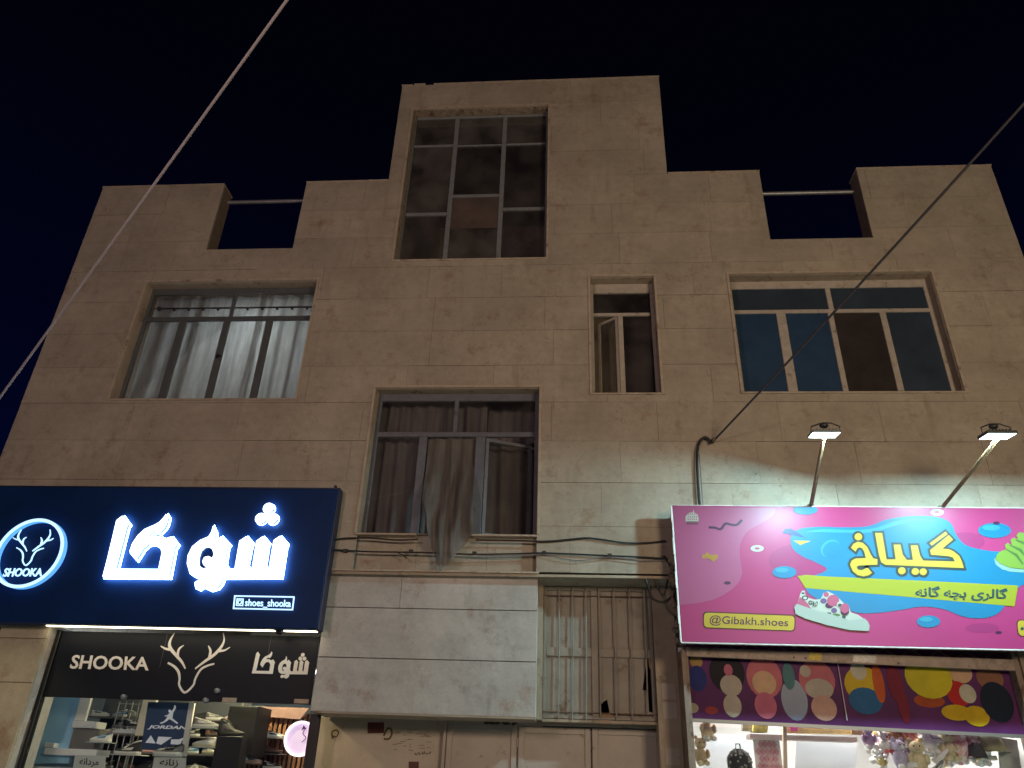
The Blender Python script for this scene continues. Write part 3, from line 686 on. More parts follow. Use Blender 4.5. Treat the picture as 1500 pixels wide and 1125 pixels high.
bx(-2.99, -2.96, YS+.03, YS+.07, 4.863, 4.90).build('bolt', M_BLACK, SG)
c7 = crop(140, 720, 4.839)
KAF = [(190, 172), (215, 208), (234, 234), (222, 252), (145, 550), (445, 552), (470, 432), (455, 388), (420, 368), (375, 375), (340, 405), (290, 482), (240, 425), (262, 365), (300, 310), (350, 265), (420, 235), (455, 215), (482, 185), (500, 160), (515, 185), (503, 235), (485, 265), (455, 292), (420, 283), (390, 300), (365, 326), (400, 315), (450, 318), (490, 335), (535, 320), (578, 378), (560, 400), (520, 608), (50, 603), (85, 470), (148, 205)]
SHU = [(832, 245), (848, 290), (845, 332), (868, 342), (890, 318), (945, 378), (933, 395), (915, 515), (935, 548), (985, 550), (1020, 350), (1068, 318), (1108, 365), (1098, 385), (1070, 520), (1085, 545), (1108, 545), (1140, 350), (1185, 318), (1225, 365), (1216, 385), (1195, 520), (1210, 545), (1228, 545), (1262, 345), (1308, 315), (1355, 370), (1345, 395), (1312, 605), (905, 608), (890, 650), (865, 682), (820, 695), (785, 680), (762, 668), (735, 690), (705, 675), (703, 645), (735, 622), (780, 630), (805, 622), (820, 600), (770, 608), (710, 600), (665, 570), (648, 510), (655, 450), (685, 390), (740, 345), (800, 320), (822, 285)]
SHH = [(735, 520), (738, 470), (752, 425), (778, 400), (808, 395), (830, 412), (838, 445), (828, 472), (800, 458), (770, 466), (757, 495), (765, 520), (790, 540), (765, 546), (745, 535)]
def letters(cr, Y, dep, front, side, parent, dots, dr, halo=True):
    for nm, poly, hs_ in (('letter', KAF, []), ('letter', SHU, [SHH])):
        P = pl(poly, cr, Y-dep); H = [pl(h, cr, Y-dep) for h in hs_]
        o = MB().prism(P, Y-dep-.004, Y-dep, H).build(nm, front, parent)
        MB().prism(P, Y-dep+.0005, Y-(.050 if halo else 0), H).build('letter_side', side, o)
        if halo:
            pts = [Vector(p) for p in P]; b = MB(); ribbon(b, pts, .030, Y-.048, Y-.040, closed=True); b.build('back_light', M_HALO, o)
    for (dx, dy) in dots:
        ccx, ccz = at(*cr(dx, dy), Y-dep); P = circ(ccx, ccz, dr, n=22)
        o = MB().prism(P, Y-dep-.004, Y-dep).build('letter_dot', front, parent); MB().prism(P, Y-dep+.0005, Y-(.050 if halo else 0)).build('dot_side', side, o)
        if halo: b = MB(); ribbon(b, [Vector(p) for p in circ(ccx, ccz, dr*.85, n=22)], .03, Y-.048, Y-.040, closed=True); b.build('back_light', M_HALO, o)
letters(c7, YS, .095, M_LED, M_LEDSIDE, SG, [(1225, 118), (1170, 190), (1252, 190)], .068)

# antler artwork, defined once in banner image coordinates
cb = crop(230, 900, 5.0); YBN = .20
DEER = [([(130, 135), (98, 190), (95, 240), (140, 300), (180, 345), (208, 398)], [5, 16, 22, 19, 17, 9]),
        ([(28, 232), (65, 252), (100, 258), (112, 268)], [7, 14, 18, 10]), ([(197, 226), (165, 250), (153, 285), (158, 312)], [4, 14, 17, 8]),
        ([(80, 355), (125, 380), (157, 420), (166, 470), (164, 520), (205, 572), (265, 520), (282, 470), (320, 405), (370, 376), (420, 362)], [13, 15, 17, 14, 13, 15, 14, 14, 15, 14, 11]),
        ([(485, 135), (492, 190), (470, 240), (420, 295), (350, 345), (280, 398)], [5, 11, 19, 21, 18, 9]),
        ([(535, 240), (500, 262), (468, 268), (455, 275)], [5, 12, 15, 8]), ([(377, 230), (392, 265), (387, 300), (378, 318)], [6, 16, 18, 9])]
PXM = (at(*cb(200, 300), YBN)[0]-at(*cb(100, 300), YBN)[0])/100
def deer(Y, fn, k, m, parent, dep, name='antler_logo'):
    b = MB()
    for i, (pts, wd) in enumerate(DEER):
        n = 5; P = []; W = []
        sp = spline([(*p, wd[j]) if False else Vector((p[0], p[1], wd[j])) for j, p in enumerate(pts)], n)
        P = [Vector(fn(p.x, p.y)) for p in sp]; W = [max(3, p.z)*PXM*k for p in sp]
        ribbon(b, P, W, Y-dep-.0006*i, Y)
    return b.build(name, m, parent)
ban = lambda x, y: at(*cb(x, y), YBN)
# affine banner plane -> emblem plane from three points
ce = crop(0, 700, 5.625)
A_ = [Vector(ban(130, 135)), Vector(ban(485, 135)), Vector(ban(205, 572))]
YE = YS-.057
B_ = [Vector(at(*ce(175, 425), YE)), Vector(at(*ce(410, 425), YE)), Vector(at(*ce(210, 720), YE))]
mA = Matrix(((A_[1].x-A_[0].x, A_[2].x-A_[0].x), (A_[1].y-A_[0].y, A_[2].y-A_[0].y))); mB = Matrix(((B_[1].x-B_[0].x, B_[2].x-B_[0].x), (B_[1].y-B_[0].y, B_[2].y-B_[0].y)))
AF = mB @ mA.inverted()
def emb(x, y): p = AF @ (Vector(ban(x, y))-A_[0])+B_[0]; return (p.x, p.y)
top = at(*ce(312, 346), YS-.085); botm = at(*ce(170, 895), YS-.085); rgt = at(*ce(516, 560), YS-.085)
ez = (top[1]+botm[1])/2; er = (top[1]-botm[1])/2; ex = rgt[0]-er
EM = MB(); ribbon(EM, [Vector(p) for p in circ(ex, ez, er, n=64)], .038, YS-.085, YS-.075, closed=True); EMo = EM.build('emblem_ring', M_NEON, SG)
q = MB(); ribbon(q, [Vector(p) for p in circ(ex, ez, er+.002, n=64)], .032, YS-.0745, YS-.002, closed=True); q.build('ring_side', M_NEONEDGE, EMo)
deer(YS-.045, emb, .55, M_NEON, SG, .012)
text_quad('SHOOKA', [ce(40, 745), ce(352, 745), ce(345, 812), ce(24, 815)], YS-.050, .010, M_NEON, SG, bold=.022, shear=.15)
# small handle plate
c1 = crop(0, 700, 2.648)
q = MB(); ribbon(q, pl([(914, 460), (1143, 464), (1137, 513), (909, 508)], c1, YS), .014, YS-.03, YS-.018, closed=True); q.build('plate_border', M_NEON, SG)
text_quad('shoes_shooka', [c1(953, 470), c1(1130, 474), c1(1127, 506), c1(950, 502)], YS-.012, .01, M_NEON, SG, bold=.012)
q = MB(); ribbon(q, [Vector(at(*c1(*p), YS)) for p in [(923, 471), (946, 472), (944, 497), (920, 496)]], .011, YS-.03, YS-.018, closed=True)
cx_, cz_ = at(*c1(933, 484), YS); ribbon(q, [Vector(p) for p in circ(cx_, cz_, .022, n=16)], .009, YS-.03, YS-.018, closed=True); q.build('camera_icon', M_NEON, SG)

# ================================================================== LEFT SHOP (shoe shop)
M_BAN = mat('black_vinyl', (.008, .011, .018), .5, spec=.25, vary=(1.2, .2), bump=(3, .12))
M_BANW = mat('off_white_vinyl', (.88, .88, .84), .6)
SH = thing('shop_window', 'shoe shop front with black lettered banner over its glass', 'shop front', (-4.6, .2, 0))
xw0, xw1 = -6.30, -2.995
MB().bevbox(xw0+.06, xw1, YBN, YBN+.02, 2.352, 3.105, .002).build('banner', M_BAN, SH)
for x_ in (-4.9, -3.6): bx(x_, x_+.004, YBN-.0015, YBN, 2.36+(.35 if x_ < -4 else .45), 3.10).build('banner_seam', mat('seam', (.10, .10, .10), .5), SH)
text_quad('SHOOKA', [crop(0, 900, 5)(530, 296), crop(0, 900, 5)(1088, 312), crop(0, 900, 5)(1088, 412), crop(0, 900, 5)(510, 398)], YBN, .004, M_BANW, SH, bold=.022, shear=.05)
deer(YBN, ban, 1.0, M_BANW, SH, .003)
def bmap(x, y):  # sign letter coordinates -> banner letter image coordinates
    return cb(695+(x-50)*(420/1305)+.03*(y-400)*0, 270+(y-162)*(195/533)+(x-50)*.006)
letters(bmap, YBN, .004, M_BANW, M_BANW, SH, [(1208, 215), (1152, 290), (1245, 290)], .022, halo=False)
MB().prism(pl([(0, 0), (0, 0), (0, 0)], cb, 0), 0, 0) if False else None
q = MB(); q.bevbox(xw0, xw0+.055, YBN-.03, YBN+.05, 0, 3.11, .006); q.box(xw0+.056, xw1, YBN+.001, YBN+.03, 0, .12); fr_ = q.build('frame', mat('black_aluminium', (.02, .022, .024), .35, .5), SH)
q = MB(); q.box(xw0+.01, xw0+.016, YBN-.034, YBN-.031, 1.2, 2.1); q.build('frame_highlight_strip', M_METAL, fr_)
bx(xw0+.056, xw1, YBN+.022, YBN+.03, .125, 2.35).build('glass_pane', M_SHOPGLASS, SH)
# round glass clamps and small plates
for (a, b_) in ((181, 1021), (301, 1026), (318, 1012)):
    X, Z = at(a, b_, YBN-.03); q = MB(); q.tube([(X, YBN-.045, Z), (X, YBN+.0, Z)], .028, 12); q.ball((X, YBN-.045, Z), (.03, .022, .03), 12, 8); q.build('glass_clamp', M_METAL, SH)
for (a, b_, c_, d_) in ((327, 1022, 346, 1029), (432, 1024, 452, 1031)):
    X0, Z1 = at(a, b_, YBN); X1, Z0 = at(c_, d_, YBN); MB().bevbox(X0, X1, YBN-.02, YBN-.001, Z0, Z1, .003).build('door_fitting', M_TRIM, SH)
# tube lamp under the blue sign
TL = thing('tube_lamp', 'warm tube lamp running under the lower edge of the blue sign', 'lamp', (-4.6, -.02, 3.1))
M_TUBE = mat('warm_tube', (1, .9, .7), .4, emit=(1.0, .88, .62), es=7)
MB().box(-6.30, -3.48, -.06, -.005, 3.118, 3.138).build('diffuser', M_TUBE, TL)
MB().box(-3.36, -2.97, -.06, -.005, 3.118, 3.138).build('diffuser', M_TUBE, TL)
MB().box(-6.32, -2.96, -.011, .05, 3.139, 3.158).build('housing', M_PLASTER, TL)
q = MB(); q.ball((-3.42, -.03, 3.11), (.05, .04, .03), 10, 8, .5, 2); q.build('clamp', M_BLACK, TL)

# room of the shoe shop
LR = MB(); X0, X1, Y1, Z1 = -7.5, -3.0, 4.2, 3.05
LR.box(X0-.05, X0, .5, Y1, 0, Z1); LR.box(-3.12, -3.05, YW+.21, Y1, 0, Z1); LR.box(X0, X1, Y1, Y1+.05, 0, Z1); LR.box(X0, X1, .24, Y1, Z1, Z1+.06); LR.box(X0, X1, .24, Y1, .005, .03)
LR.build('shop_room', mat('shop_wall_paint', (.34, .42, .52), .7, vary=(2, .1)), BLD)
for (x_, y_, wh_) in ((-5.9, .47, 'above the light blue panel'), (-4.7, .47, 'above the blue poster'), (-3.6, 1.2, 'above the wooden slats'), (-5.2, 2.9, 'at the back left'), (-3.9, 2.9, 'at the back right')):
    t = thing('ceiling_light', 'flat white ceiling light %s of the shoe shop' % wh_, 'ceiling light', (x_, y_, 3.03), 'ceiling lights of the shoe shop')
    bx(x_-.22, x_+.22, y_-.22, y_+.22, 3.03, 3.048).build('frame', M_WHITE, t); bx(x_-.2, x_+.2, y_-.2, y_+.2, 3.022, 3.029).build('diffuser', mat('led_panel', (1, 1, 1), .4, emit=(.85, .95, 1), es=3), t)
    light('ceiling_lamp_light', 'AREA', (x_, y_, 3.01), 230, (.80, .92, 1), size=.4).parent = t
    t.children[-1].matrix_parent_inverse = Matrix.Translation(-t.location)

t = thing('spotlight', 'small warm spotlight inside the right end of the shoe shop window', 'spotlight', (-4.0, .52, 3.04))
q = MB(); q.tube([(-4.0, .52, 3.045), (-4.0, .52, 3.0), (-3.98, .52, 2.97)], [.012, .03, .045], 12); q.build('can', M_WHITE, t)
l = light('spotlight_light', 'POINT', (-3.97, .52, 2.93), 80, (1, .80, .42), size=.03); l.parent = t; l.matrix_parent_inverse = Matrix.Translation(-t.location)

def panel_px(name, px, Y, dep, m, label, cat, parent=None, group=None):
    """upright slab whose front face fills the image quad (TL,TR,BR,BL)"""
    return MB().prism([at(*p, Y) for p in px], Y, Y+dep).build(name, m, parent, label, cat, group)
M_LBLUE = mat('pale_blue_panel', (.38, .68, .95), .3, vary=(1.2, .12), spec=.6)
panel_px('blue_board', [(10, 1014), (124, 1018), (100, 1118), (-30, 1118)], .9, .05, M_LBLUE, 'glossy light blue panel at the left end of the shoe shop window', 'panel')
bx(-6.9, -4.2, .55, 1.3, 1.0, 1.62).build('display_counter', mat('counter_white', (.62, .62, .62), .5), None, 'white display counter along the shoe shop window', 'counter')
def slab(px, Y, dep, m, name, label, cat='shelf', group=None):
    (a, b), (c, d) = px; X0, Z1 = at(a, b, Y); X1, Z0 = at(c, d, Y)
    return MB().bevbox(X0, X1, Y, Y+dep, Z0, Z1, .004).build(name, m, None, label, cat, group)
M_SHELF = mat('shelf_white', (.7, .72, .74), .35)
slab(((118, 1020), (124, 1056)), .88, .04, M_WHITE, 'post', 'thin white upright post beside the light blue panel', 'post')
slab(((107, 1056), (138, 1067)), .86, .25, M_SHELF, 'pale_block', 'pale block on the grey plinth in the shoe shop window', 'block')
slab(((108, 1067.5), (133, 1108)), .88, .22, mat('plinth_grey', (.20, .19, .18), .6), 'plinth', 'grey brown plinth beneath the pale block in the shoe shop', 'plinth')
slab(((66, 1088), (78, 1095)), .80, .15, M_SHELF, 'box', 'small white box on the long white shelf', 'box')
slab(((66, 1095.5), (140, 1108)), .80, .3, mat('shelf_lit', (.85, .87, .9), .4), 'shelf', 'long white shelf at the left of the shoe shop window')
slab(((168, 1068), (212, 1075)), .78, .22, M_SHELF, 'shelf', 'short white shelf left of the blue poster')
slab(((160, 1104), (206, 1107)), .62, .2, M_SHELF, 'shelf', 'low glass shelf under the black canvas shoe')
slab(((210, 1024), (217, 1078)), .72, .04, mat('cream_post', (.75, .7, .6), .5), 'post', 'cream upright post just left of the blue poster', 'post')
panel_px('frame_strip', [(277, 1029), (285, 1030), (272, 1108), (264, 1108)], .50, .03, M_WHITE, 'white slanted frame strip at the right edge of the blue poster', 'frame')
# poster with jumping figure and words
PO = panel_px('poster', [(217, 1028), (278, 1030), (268, 1100), (206, 1098)], .52, .015, mat('poster_blue', (.045, .085, .19), .4, vary=(2, .2)), 'blue sports poster with white jumping figure and lettering', 'poster')
cp_ = crop(230, 900, 5)
M_PW = mat('poster_white', (.8, .82, .85), .5, emit=(.8, .85, 1), es=.15)
text_quad('JORDAN', [(217.5, 1062), (274.5, 1063.5), (273, 1070), (216, 1068.5)], .518, .003, M_PW, PO, 'poster_text', bold=.035, shear=.2)
JM = [(128, 665), (138, 672), (135, 690), (120, 715), (116, 738), (112, 758), (130, 775), (155, 795), (148, 803), (128, 790), (102, 772), (88, 768), (72, 782), (40, 800), (22, 800), (25, 792), (48, 784), (70, 762), (76, 745), (58, 748), (56, 742), (80, 735), (92, 722), (84, 712), (86, 698), (98, 697), (104, 708), (116, 700), (124, 682)]
MB().prism(pl(JM, cp_, .518), .515, .518).build('jumping_figure', M_PW, PO)
q = MB(); q.prism([at(*p, .518) for p in [(221, 1077), (228, 1089), (213, 1088)]], .515, .518); q.prism([at(*p, .518) for p in [(232, 1079), (252, 1080), (236, 1091), (229, 1089)]], .515, .518); q.prism([at(*p, .518) for p in [(251, 1083), (262, 1083), (271, 1080), (266, 1086), (264, 1091), (250, 1090)]], .515, .518); q.build('poster_logos', M_PW, PO)
# placards with Persian words
M_PLAC = mat('placard_grey', (.58, .61, .60), .5); M_INK = mat('ink_black', (.015, .015, .02), .6)
def fa(words):  # words given in reading order as lists of presentation forms -> visual order
    return ' '.join(''.join(reversed(w_)) for w_ in reversed(words))
MARD = fa([['\ufee3', '\ufeae', '\ufea9', '\ufe8d', '\ufee7', '\ufeea']]); ZAN = fa([['\ufeaf', '\ufee7', '\ufe8e', '\ufee7', '\ufeea']])
P1 = panel_px('placard', [(110, 1106), (155, 1107), (152, 1130), (106, 1129)], .45, .006, M_PLAC, 'grey placard reading mardaneh at the left of the shoe window', 'placard', None, 'placards in the shoe shop window')
text_quad(MARD, [(117, 1110), (145, 1111), (144, 1124), (116, 1123)], .449, .002, M_INK, P1, 'placard_text', bold=.015)
P2 = panel_px('placard', [(226, 1109), (273, 1110), (271, 1132), (222, 1131)], .42, .006, M_PLAC, 'grey placard reading zananeh below the blue poster', 'placard', None, 'placards in the shoe shop window')
text_quad(ZAN, [(235, 1111), (262, 1112), (260, 1125), (233, 1124)], .419, .002, M_INK, P2, 'placard_text', bold=.015)
# wood slat wall and its shelves
YL = 1.55
(wx0, _), (wx1, _) = at(352, 1060, YL), at(440, 1060, YL)
SW = bx(wx0, wx1+.15, YL+.035, YL+.06, 1.2, at(400, 1044, YL)[1]).build('slat_wall', mat('slat_backing', (.035, .018, .014), .8), None, 'warm wooden slat wall carrying single sneakers', 'slat wall')
n = 15
for i in range(n):
    a = wx0+(wx1+.15-wx0)*i/n; zt_ = at(400, 1044, YL)[1]-(.0 if i % 5 else .03)
    bx(a+.012, a+(wx1+.15-wx0)/n-.014, YL, YL+.034, 1.2, zt_).build('slat', mat('slat_wood', (.36, .17, .085), .5, vary=(10, .3), objvar=.3), SW)
panel_px('bulkhead', [(352, 1034), (452, 1037), (440, 1054), (350, 1046)], 1.45, .06, mat('pink_lit_plaster', (.50, .30, .26), .7, vary=(5, .25)), 'pinkish plaster bulkhead above the wooden slats', 'bulkhead')
# round lit sign
rx_, rz_ = at(440, 1082, .8); RS = thing('round_sign', 'round glowing pink white sign with a curled line inside the shoe shop', 'lit sign', (rx_, .8, rz_))
q = MB(); q.prism(circ(rx_, rz_, .178, n=40), .80, .84); q.build('face', mat('pink_glow', (.8, .7, .8), .4, emit=(.62, .42, .66), es=1.0), RS)
q = MB(); ribbon(q, [Vector(p) for p in circ(rx_, rz_, .185, n=40)], .022, .78, .84, closed=True); q.build('rim', mat('pink_rim', (.8, .7, .8), .4, emit=(1, .85, 1), es=1.5), RS)
q = MB(); ribbon(q, [Vector(at(*cp_(*p), .795)) for p in spline([(1092, 830), (1068, 870), (1090, 905), (1060, 935)], 5)], .008, .792, .799); q.prism([at(*cp_(*p), .795) for p in [(1075, 810), (1090, 835), (1058, 850)]], .7905, .7915); q.build('curl', mat('purple_ink', (.12, .05, .16), .6), RS)
text_quad('STYLE', [(433, 1092), (451, 1092.5), (450.5, 1096), (432.5, 1095.5)], .799, .003, mat('pale_ink', (.35, .45, .6), .6), RS, 'sign_text') if False else None

# sneakers
def shoe(label, sole, upper, accent, group='shoes shown in the shoe shop', high=0.0, L=.30, cat='shoe'):
    t = thing('shoe', label, cat, (0, 0, 0), group)
    q = MB(); n_ = 20
    def hw(u):  # half width along the shoe, u=0 heel, 1 toe
        return (.034+.013*sin(pi*min(1, u*1.15))+.006*u)*min(1, (u*9)**.5 if u < .11 else 1)*min(1, ((1-u)*6)**.5 if u > .83 else 1)
    ring = [(L*(u-.5), hw(u)) for u in [i/n_ for i in range(n_+1)]]
    pts = [(x, -h) for x, h in ring]+[(x, h) for x, h in reversed(ring[1:-1])]
    m_ = len(pts); z0, z1, z2 = 0, .018, .036
    def zs(x): return .010*max(0, (x/L-.25)*2)**2
    vs = [(x*.98, y*.94, z0+zs(x)*1.6) for x, y in pts]+[(x*1.01, y*1.04, z1+zs(x)) for x, y in pts]+[(x, y, z2+zs(x)-.006*sin((x/L+.5)*pi)) for x, y in pts]
    fs = [tuple(reversed(range(m_))), tuple(range(2*m_, 3*m_))]
    for k_ in (0, 1):
        for i in range(m_): j = (i+1) % m_; fs.append((k_*m_+i, k_*m_+j, (k_+1)*m_+j, (k_+1)*m_+i))
    q.add(vs, fs, False); q.build('sole', sole, t)
    q = MB()
    def top(u):  # height of the upper
        if u < .30: return .098+high+.012*cos(u/.3*pi)-.006
        if u < .62: a = (u-.3)/.32; return .088+high*(1-a)-(.088+0-.066)*a
        a = (u-.62)/.38; return .066-.030*a**2.2
    def upf(u, v):
        x = L*(u*.97+.012-.5); h = hw(max(.012, min(.985, u)))*.96; a = pi*v
        hh = top(u)-.028; yy = -cos(a)*h*(1 if abs(cos(a)) > .5 else 1); zz = sin(a)**.75*hh
        narrow = 1-.45*(sin(a)**2)*(1 if u < .55 else .75)
        return (x, yy*narrow, .028+zs(x)+zz)
    q.grid(upf, 18, 12); u_ = q.build('upper', upper, t)
    # opening
    q = MB(); ribc = [(L*(-.44+.27*(.5+.5*cos(a))), .022*sin(a), .092+high+.010*cos(a+pi)*1) for a in [2*pi*i/14 for i in range(15)]]
    q.tube(ribc, .008, 6, False); q.build('collar', accent, u_)
    q = MB()
    for i in range(5):
        x = L*(-.14+.075*i); z = .028+top(.36+.075*i)-.025; q.tube([(x, -.024, z-.008), (x+.004, 0, z+.004), (x, .024, z-.008)], .0035, 5)
    q.build('lace', accent, u_)
    q = MB()
    for s_ in (-1, 1):
        y = s_*.0485
        q.add([(L*-.22, y*.93, .045), (L*.16, y*1.0, .043), (L*.0, y*.93, .062), (L*-.28, y*.86, .072)], [(0, 1, 2, 3)])
    q.build('stripe', accent, u_)
    return t
mw = mat('leather_white', (.72, .72, .70), .45); mcream = mat('sole_cream', (.62, .58, .42), .6); mblk = mat('canvas_black', (.02, .02, .022), .7)
mgr = mat('suede_grey', (.16, .16, .165), .8); mbl = mat('leather_blue', (.10, .26, .48), .5); mbr = mat('suede_brown', (.13, .06, .045), .8); mpink = mat('sole_pink', (.75, .45, .40), .5)
def put(t, px, Y, wpx=None, rz=0, tilt=0):
    X, Z = at(px[0], px[1], Y); t.location = (X, Y, Z); t.rotation_euler = (0, tilt, rz)
    if wpx:
        w_ = abs(at(px[0]+wpx, px[1], Y)[0]-X); s_ = w_/.30; t.scale = (s_, s_, s_)
    return t
SHOES = [((147, 1087), .66, 33, pi, 'white and blue sneaker at the left end of the glass shelf', mw, mw, mbl, 0),
 ((186, 1106), .62, 42, pi*.97, 'black canvas shoe with white sole on the low glass shelf', mw, mblk, mw, .03),
 ((300, 1066), .50, 38, .1, 'white and grey sneaker right of the blue poster, the upper one', mw, mgr, mw, 0),
 ((298, 1094), .48, 36, pi-.1, 'white sneaker on a thick cream sole right of the blue poster', mcream, mw, mw, 0),
 ((245, 1107), .46, 44, pi, 'dark grey running shoe standing on the zananeh placard', mw, mgr, mblk, 0),
 ((338, 1078), .55, 38, .25, 'dark high boot standing on the black column', mblk, mat('boot_charcoal', (.05, .05, .052), .7), mblk, .07),
 ((372, 1093), 1.38, 29, .1, 'white sneaker on the left of the wooden slats, upper row', mw, mw, mcream, 0),
 ((402, 1081), 1.38, 29, .05, 'white and black sneaker at the top of the wooden slats', mw, mw, mblk, 0),
 ((370, 1118), 1.38, 27, .15, 'white sneaker with pink sole on the left of the wooden slats, lower row', mpink, mw, mgr, 0),
 ((400, 1104), 1.38, 30, .05, 'dark brown low shoe in the middle of the wooden slats', mblk, mbr, mbr, 0),
 ((398, 1126), 1.38, 28, .1, 'black and white shoe at the bottom of the wooden slats', mw, mblk, mw, 0),
 ((172, 1066), .84, 26, 2.6, 'grey shoe leaning on the white shelf behind the canvas shoe', mgr, mgr, mblk, 0),
 ((196, 1064), .84, 24, .5, 'black shoe on the white shelf just left of the blue poster', mblk, mblk, mw, 0)]
for (px, Y, wp, rz, lab, a, b, c, hi) in SHOES: put(shoe(lab, a, b, c, high=hi), px, Y, wp, rz)
for i, (px, Y, wp) in enumerate([(s_[0], s_[1], s_[2]) for s_ in SHOES[6:11]]):
    X, Z = at(px[0], px[1], Y); hw_ = .14
    bx(X-hw_, X+hw_, Y-.05, YL-.002, Z-.014, Z-.002).build('shelf', mat('clear_shelf', (.25, .2, .18), .2), None, ['small shelf under the upper left slat wall sneaker', 'small shelf under the topmost slat wall sneaker', 'small shelf under the lower left slat wall sneaker', 'small shelf under the dark brown shoe', 'small shelf under the lowest slat wall shoe'][i], 'shelf')
# shelf for the two right of poster and column under the boot
for (px, Y, wp, lab) in (((300, 1066), .50, 40, 'glass shelf under the grey white sneaker right of the poster'), ((298, 1094), .48, 40, 'glass shelf under the cream soled sneaker'), ((147, 1087), .66, 36, 'glass shelf under the white and blue sneaker'), ((245, 1107), .46, 46, 'glass shelf under the grey running shoe')):
    X, Z = at(*px, Y); q = MB(); q.box(X-.15, X+.15, Y-.06, Y+.08, Z-.010, Z-.002); q.build('shelf', mat('clear_glass_shelf', (.5, .6, .6), .15), None, lab, 'shelf')
X, Z = at(338, 1078, .55)
DC = MB(); DC.bevbox(X-.14, X+.17, .48, .70, 1.2, Z-.003, .01).build('column', mat('black_column', (.012, .012, .015), .5), None, 'black display column carrying the dark boot', 'column')
DS = MB(); DS.bevbox(X-.17, X+.2, .75, 1.2, Z-.2, 2.36, .01).build('cabinet', mat('dark_cabinet', (.010, .010, .012), .5), None, 'dark cabinet behind the boot and its column', 'cabinet')
# dark handbags and a chrome rack behind the plinth
def bag(label, loc, w_, h_, d_, m, cat='handbag', group=None, pocket=True):
    t = thing('bag', label, cat, loc, group); q = MB()
    def fn(u, v):
        a = 2*pi*u; k_ = 1-.12*v-.06*sin(v*pi*2); sgn = lambda z: (1 if z >= 0 else -1)
        return (sgn(cos(a))*abs(cos(a))**.5*w_/2*k_, sgn(sin(a))*abs(sin(a))**.5*d_/2*(1-.3*v), h_*v)
    q.grid(fn, 24, 8); q.add([fn(i/24, 1) for i in range(24)], [tuple(range(24))]); q.build('body', m, t)
    q = MB(); q.tube([(w_*.3*cos(a), 0, h_+h_*.45*sin(a)) for a in [pi*i/10 for i in range(11)]], .008, 6); q.build('handle', m, t)
    if pocket: q = MB(); q.bevbox(-w_*.3, w_*.3, -d_*.5-.012, -d_*.3, h_*.12, h_*.55, .01); q.build('pocket', m, t)
    return t
for i, (px, Y, lab) in enumerate((((146, 1062), 1.3, 'black handbag behind the pale block'), ((163, 1064), 1.25, 'dark bag in front of the chrome rack'), ((150, 1045), 1.5, 'dark bag hanging highest behind the pale block'))):
    X, Z = at(*px, Y); bag(lab, (X, Y, Z-.05), .2, .2, .1, mat('bag_black%s' % 'xyz'[i], ((.02, .02, .025), (.05, .05, .055), (.03, .035, .05))[i], .5), group='dark bags in the shoe shop')
q = MB(); rr = random.Random(9)
Xr, Zr = at(190, 1040, 1.2)
for i in range(5): q.tube([(Xr-.16+.09*i, 1.2, 1.6), (Xr-.16+.09*i, 1.2, Zr+.1)], .008, 6)
for k_ in range(4): q.tube([(Xr-.17, 1.2, Zr-.2+.09*k_), (Xr+.22, 1.2, Zr-.2+.09*k_)], .007, 6)
q.build('rack', M_METAL, None, 'chrome display rack left of the blue poster', 'rack')
RKY = 1.35
RK = thing('shoe_rack', 'dark rack full of shoes at the back of the shoe shop', 'shoe rack', (at(240, 1100, RKY)[0], RKY, .03))
rx0, rx1 = at(128, 1075, RKY)[0], at(352, 1075, RKY)[0]
MR = mat('rack_board', (.16, .15, .15), .5)
ROWZ = [at(240, y_, RKY)[1] for y_ in (1052, 1077, 1102, 1128)]
for z_ in ROWZ: bx(rx0, rx1, RKY-.1, RKY+.2, z_-.022, z_-.004).build('rack_shelf', MR, RK)
bx(rx0, rx1, RKY+.202, RKY+.22, 1.0, ROWZ[0]+.3).build('rack_back', mat('rack_back', (.10, .11, .13), .7), RK)
for i in range(4): bx(rx0+(rx1-rx0)*i/3-.01, rx0+(rx1-rx0)*i/3+.01, RKY-.101, RKY-.085, 1.0, ROWZ[0]+.3).build('rack_post', M_METAL, RK)
cols = [('white', mw, mw, mgr), ('black', mw, mblk, mw), ('grey', mw, mgr, mw), ('blue', mw, mbl, mw), ('brown', mblk, mbr, mblk), ('pink soled', mpink, mw, mgr), ('cream', mcream, mw, mcream), ('all black', mblk, mblk, mblk)]
rr = random.Random(12)
for r_ in range(4):
    for k_ in range(8):
        c_ = cols[(k_*3+r_*2) % 8]; X = rx0+.1+(rx1-rx0-.2)*k_/7+rr.uniform(-.03, .03)
        t = shoe('%s shoe in the %s row of the back rack' % (c_[0], ['top', 'second', 'third', 'lowest'][r_]), c_[1], c_[2], c_[3], 'shoes on the back rack')
        t.location = (X, RKY, ROWZ[r_]); t.rotation_euler = (0, 0, rr.uniform(-.5, .5)+(pi if k_ % 2 else 0)); t.scale = (.82,)*3
# dark door edge and items at the far right of the glass
slab(((455, 1046), (459, 1126)), .34, .03, M_BLACK, 'post', 'slim black upright at the right end of the shoe shop glass', 'post')
X, Z = at(467, 1085, .6); bag('black bag hanging at the right end of the shoe shop glass', (X-.03, .6, Z-.1), .12, .28, .1, mat('bag_black_r', (.03, .03, .035), .5))
X, Z = at(290, 1118, .6); bag('brown patterned bag right of the zananeh placard', (X, .6, Z-.12), .2, .2, .1, mat('bag_brown', (.30, .17, .10), .5, vary=(30, .8)))
X, Z = at(60, 1120, .62)

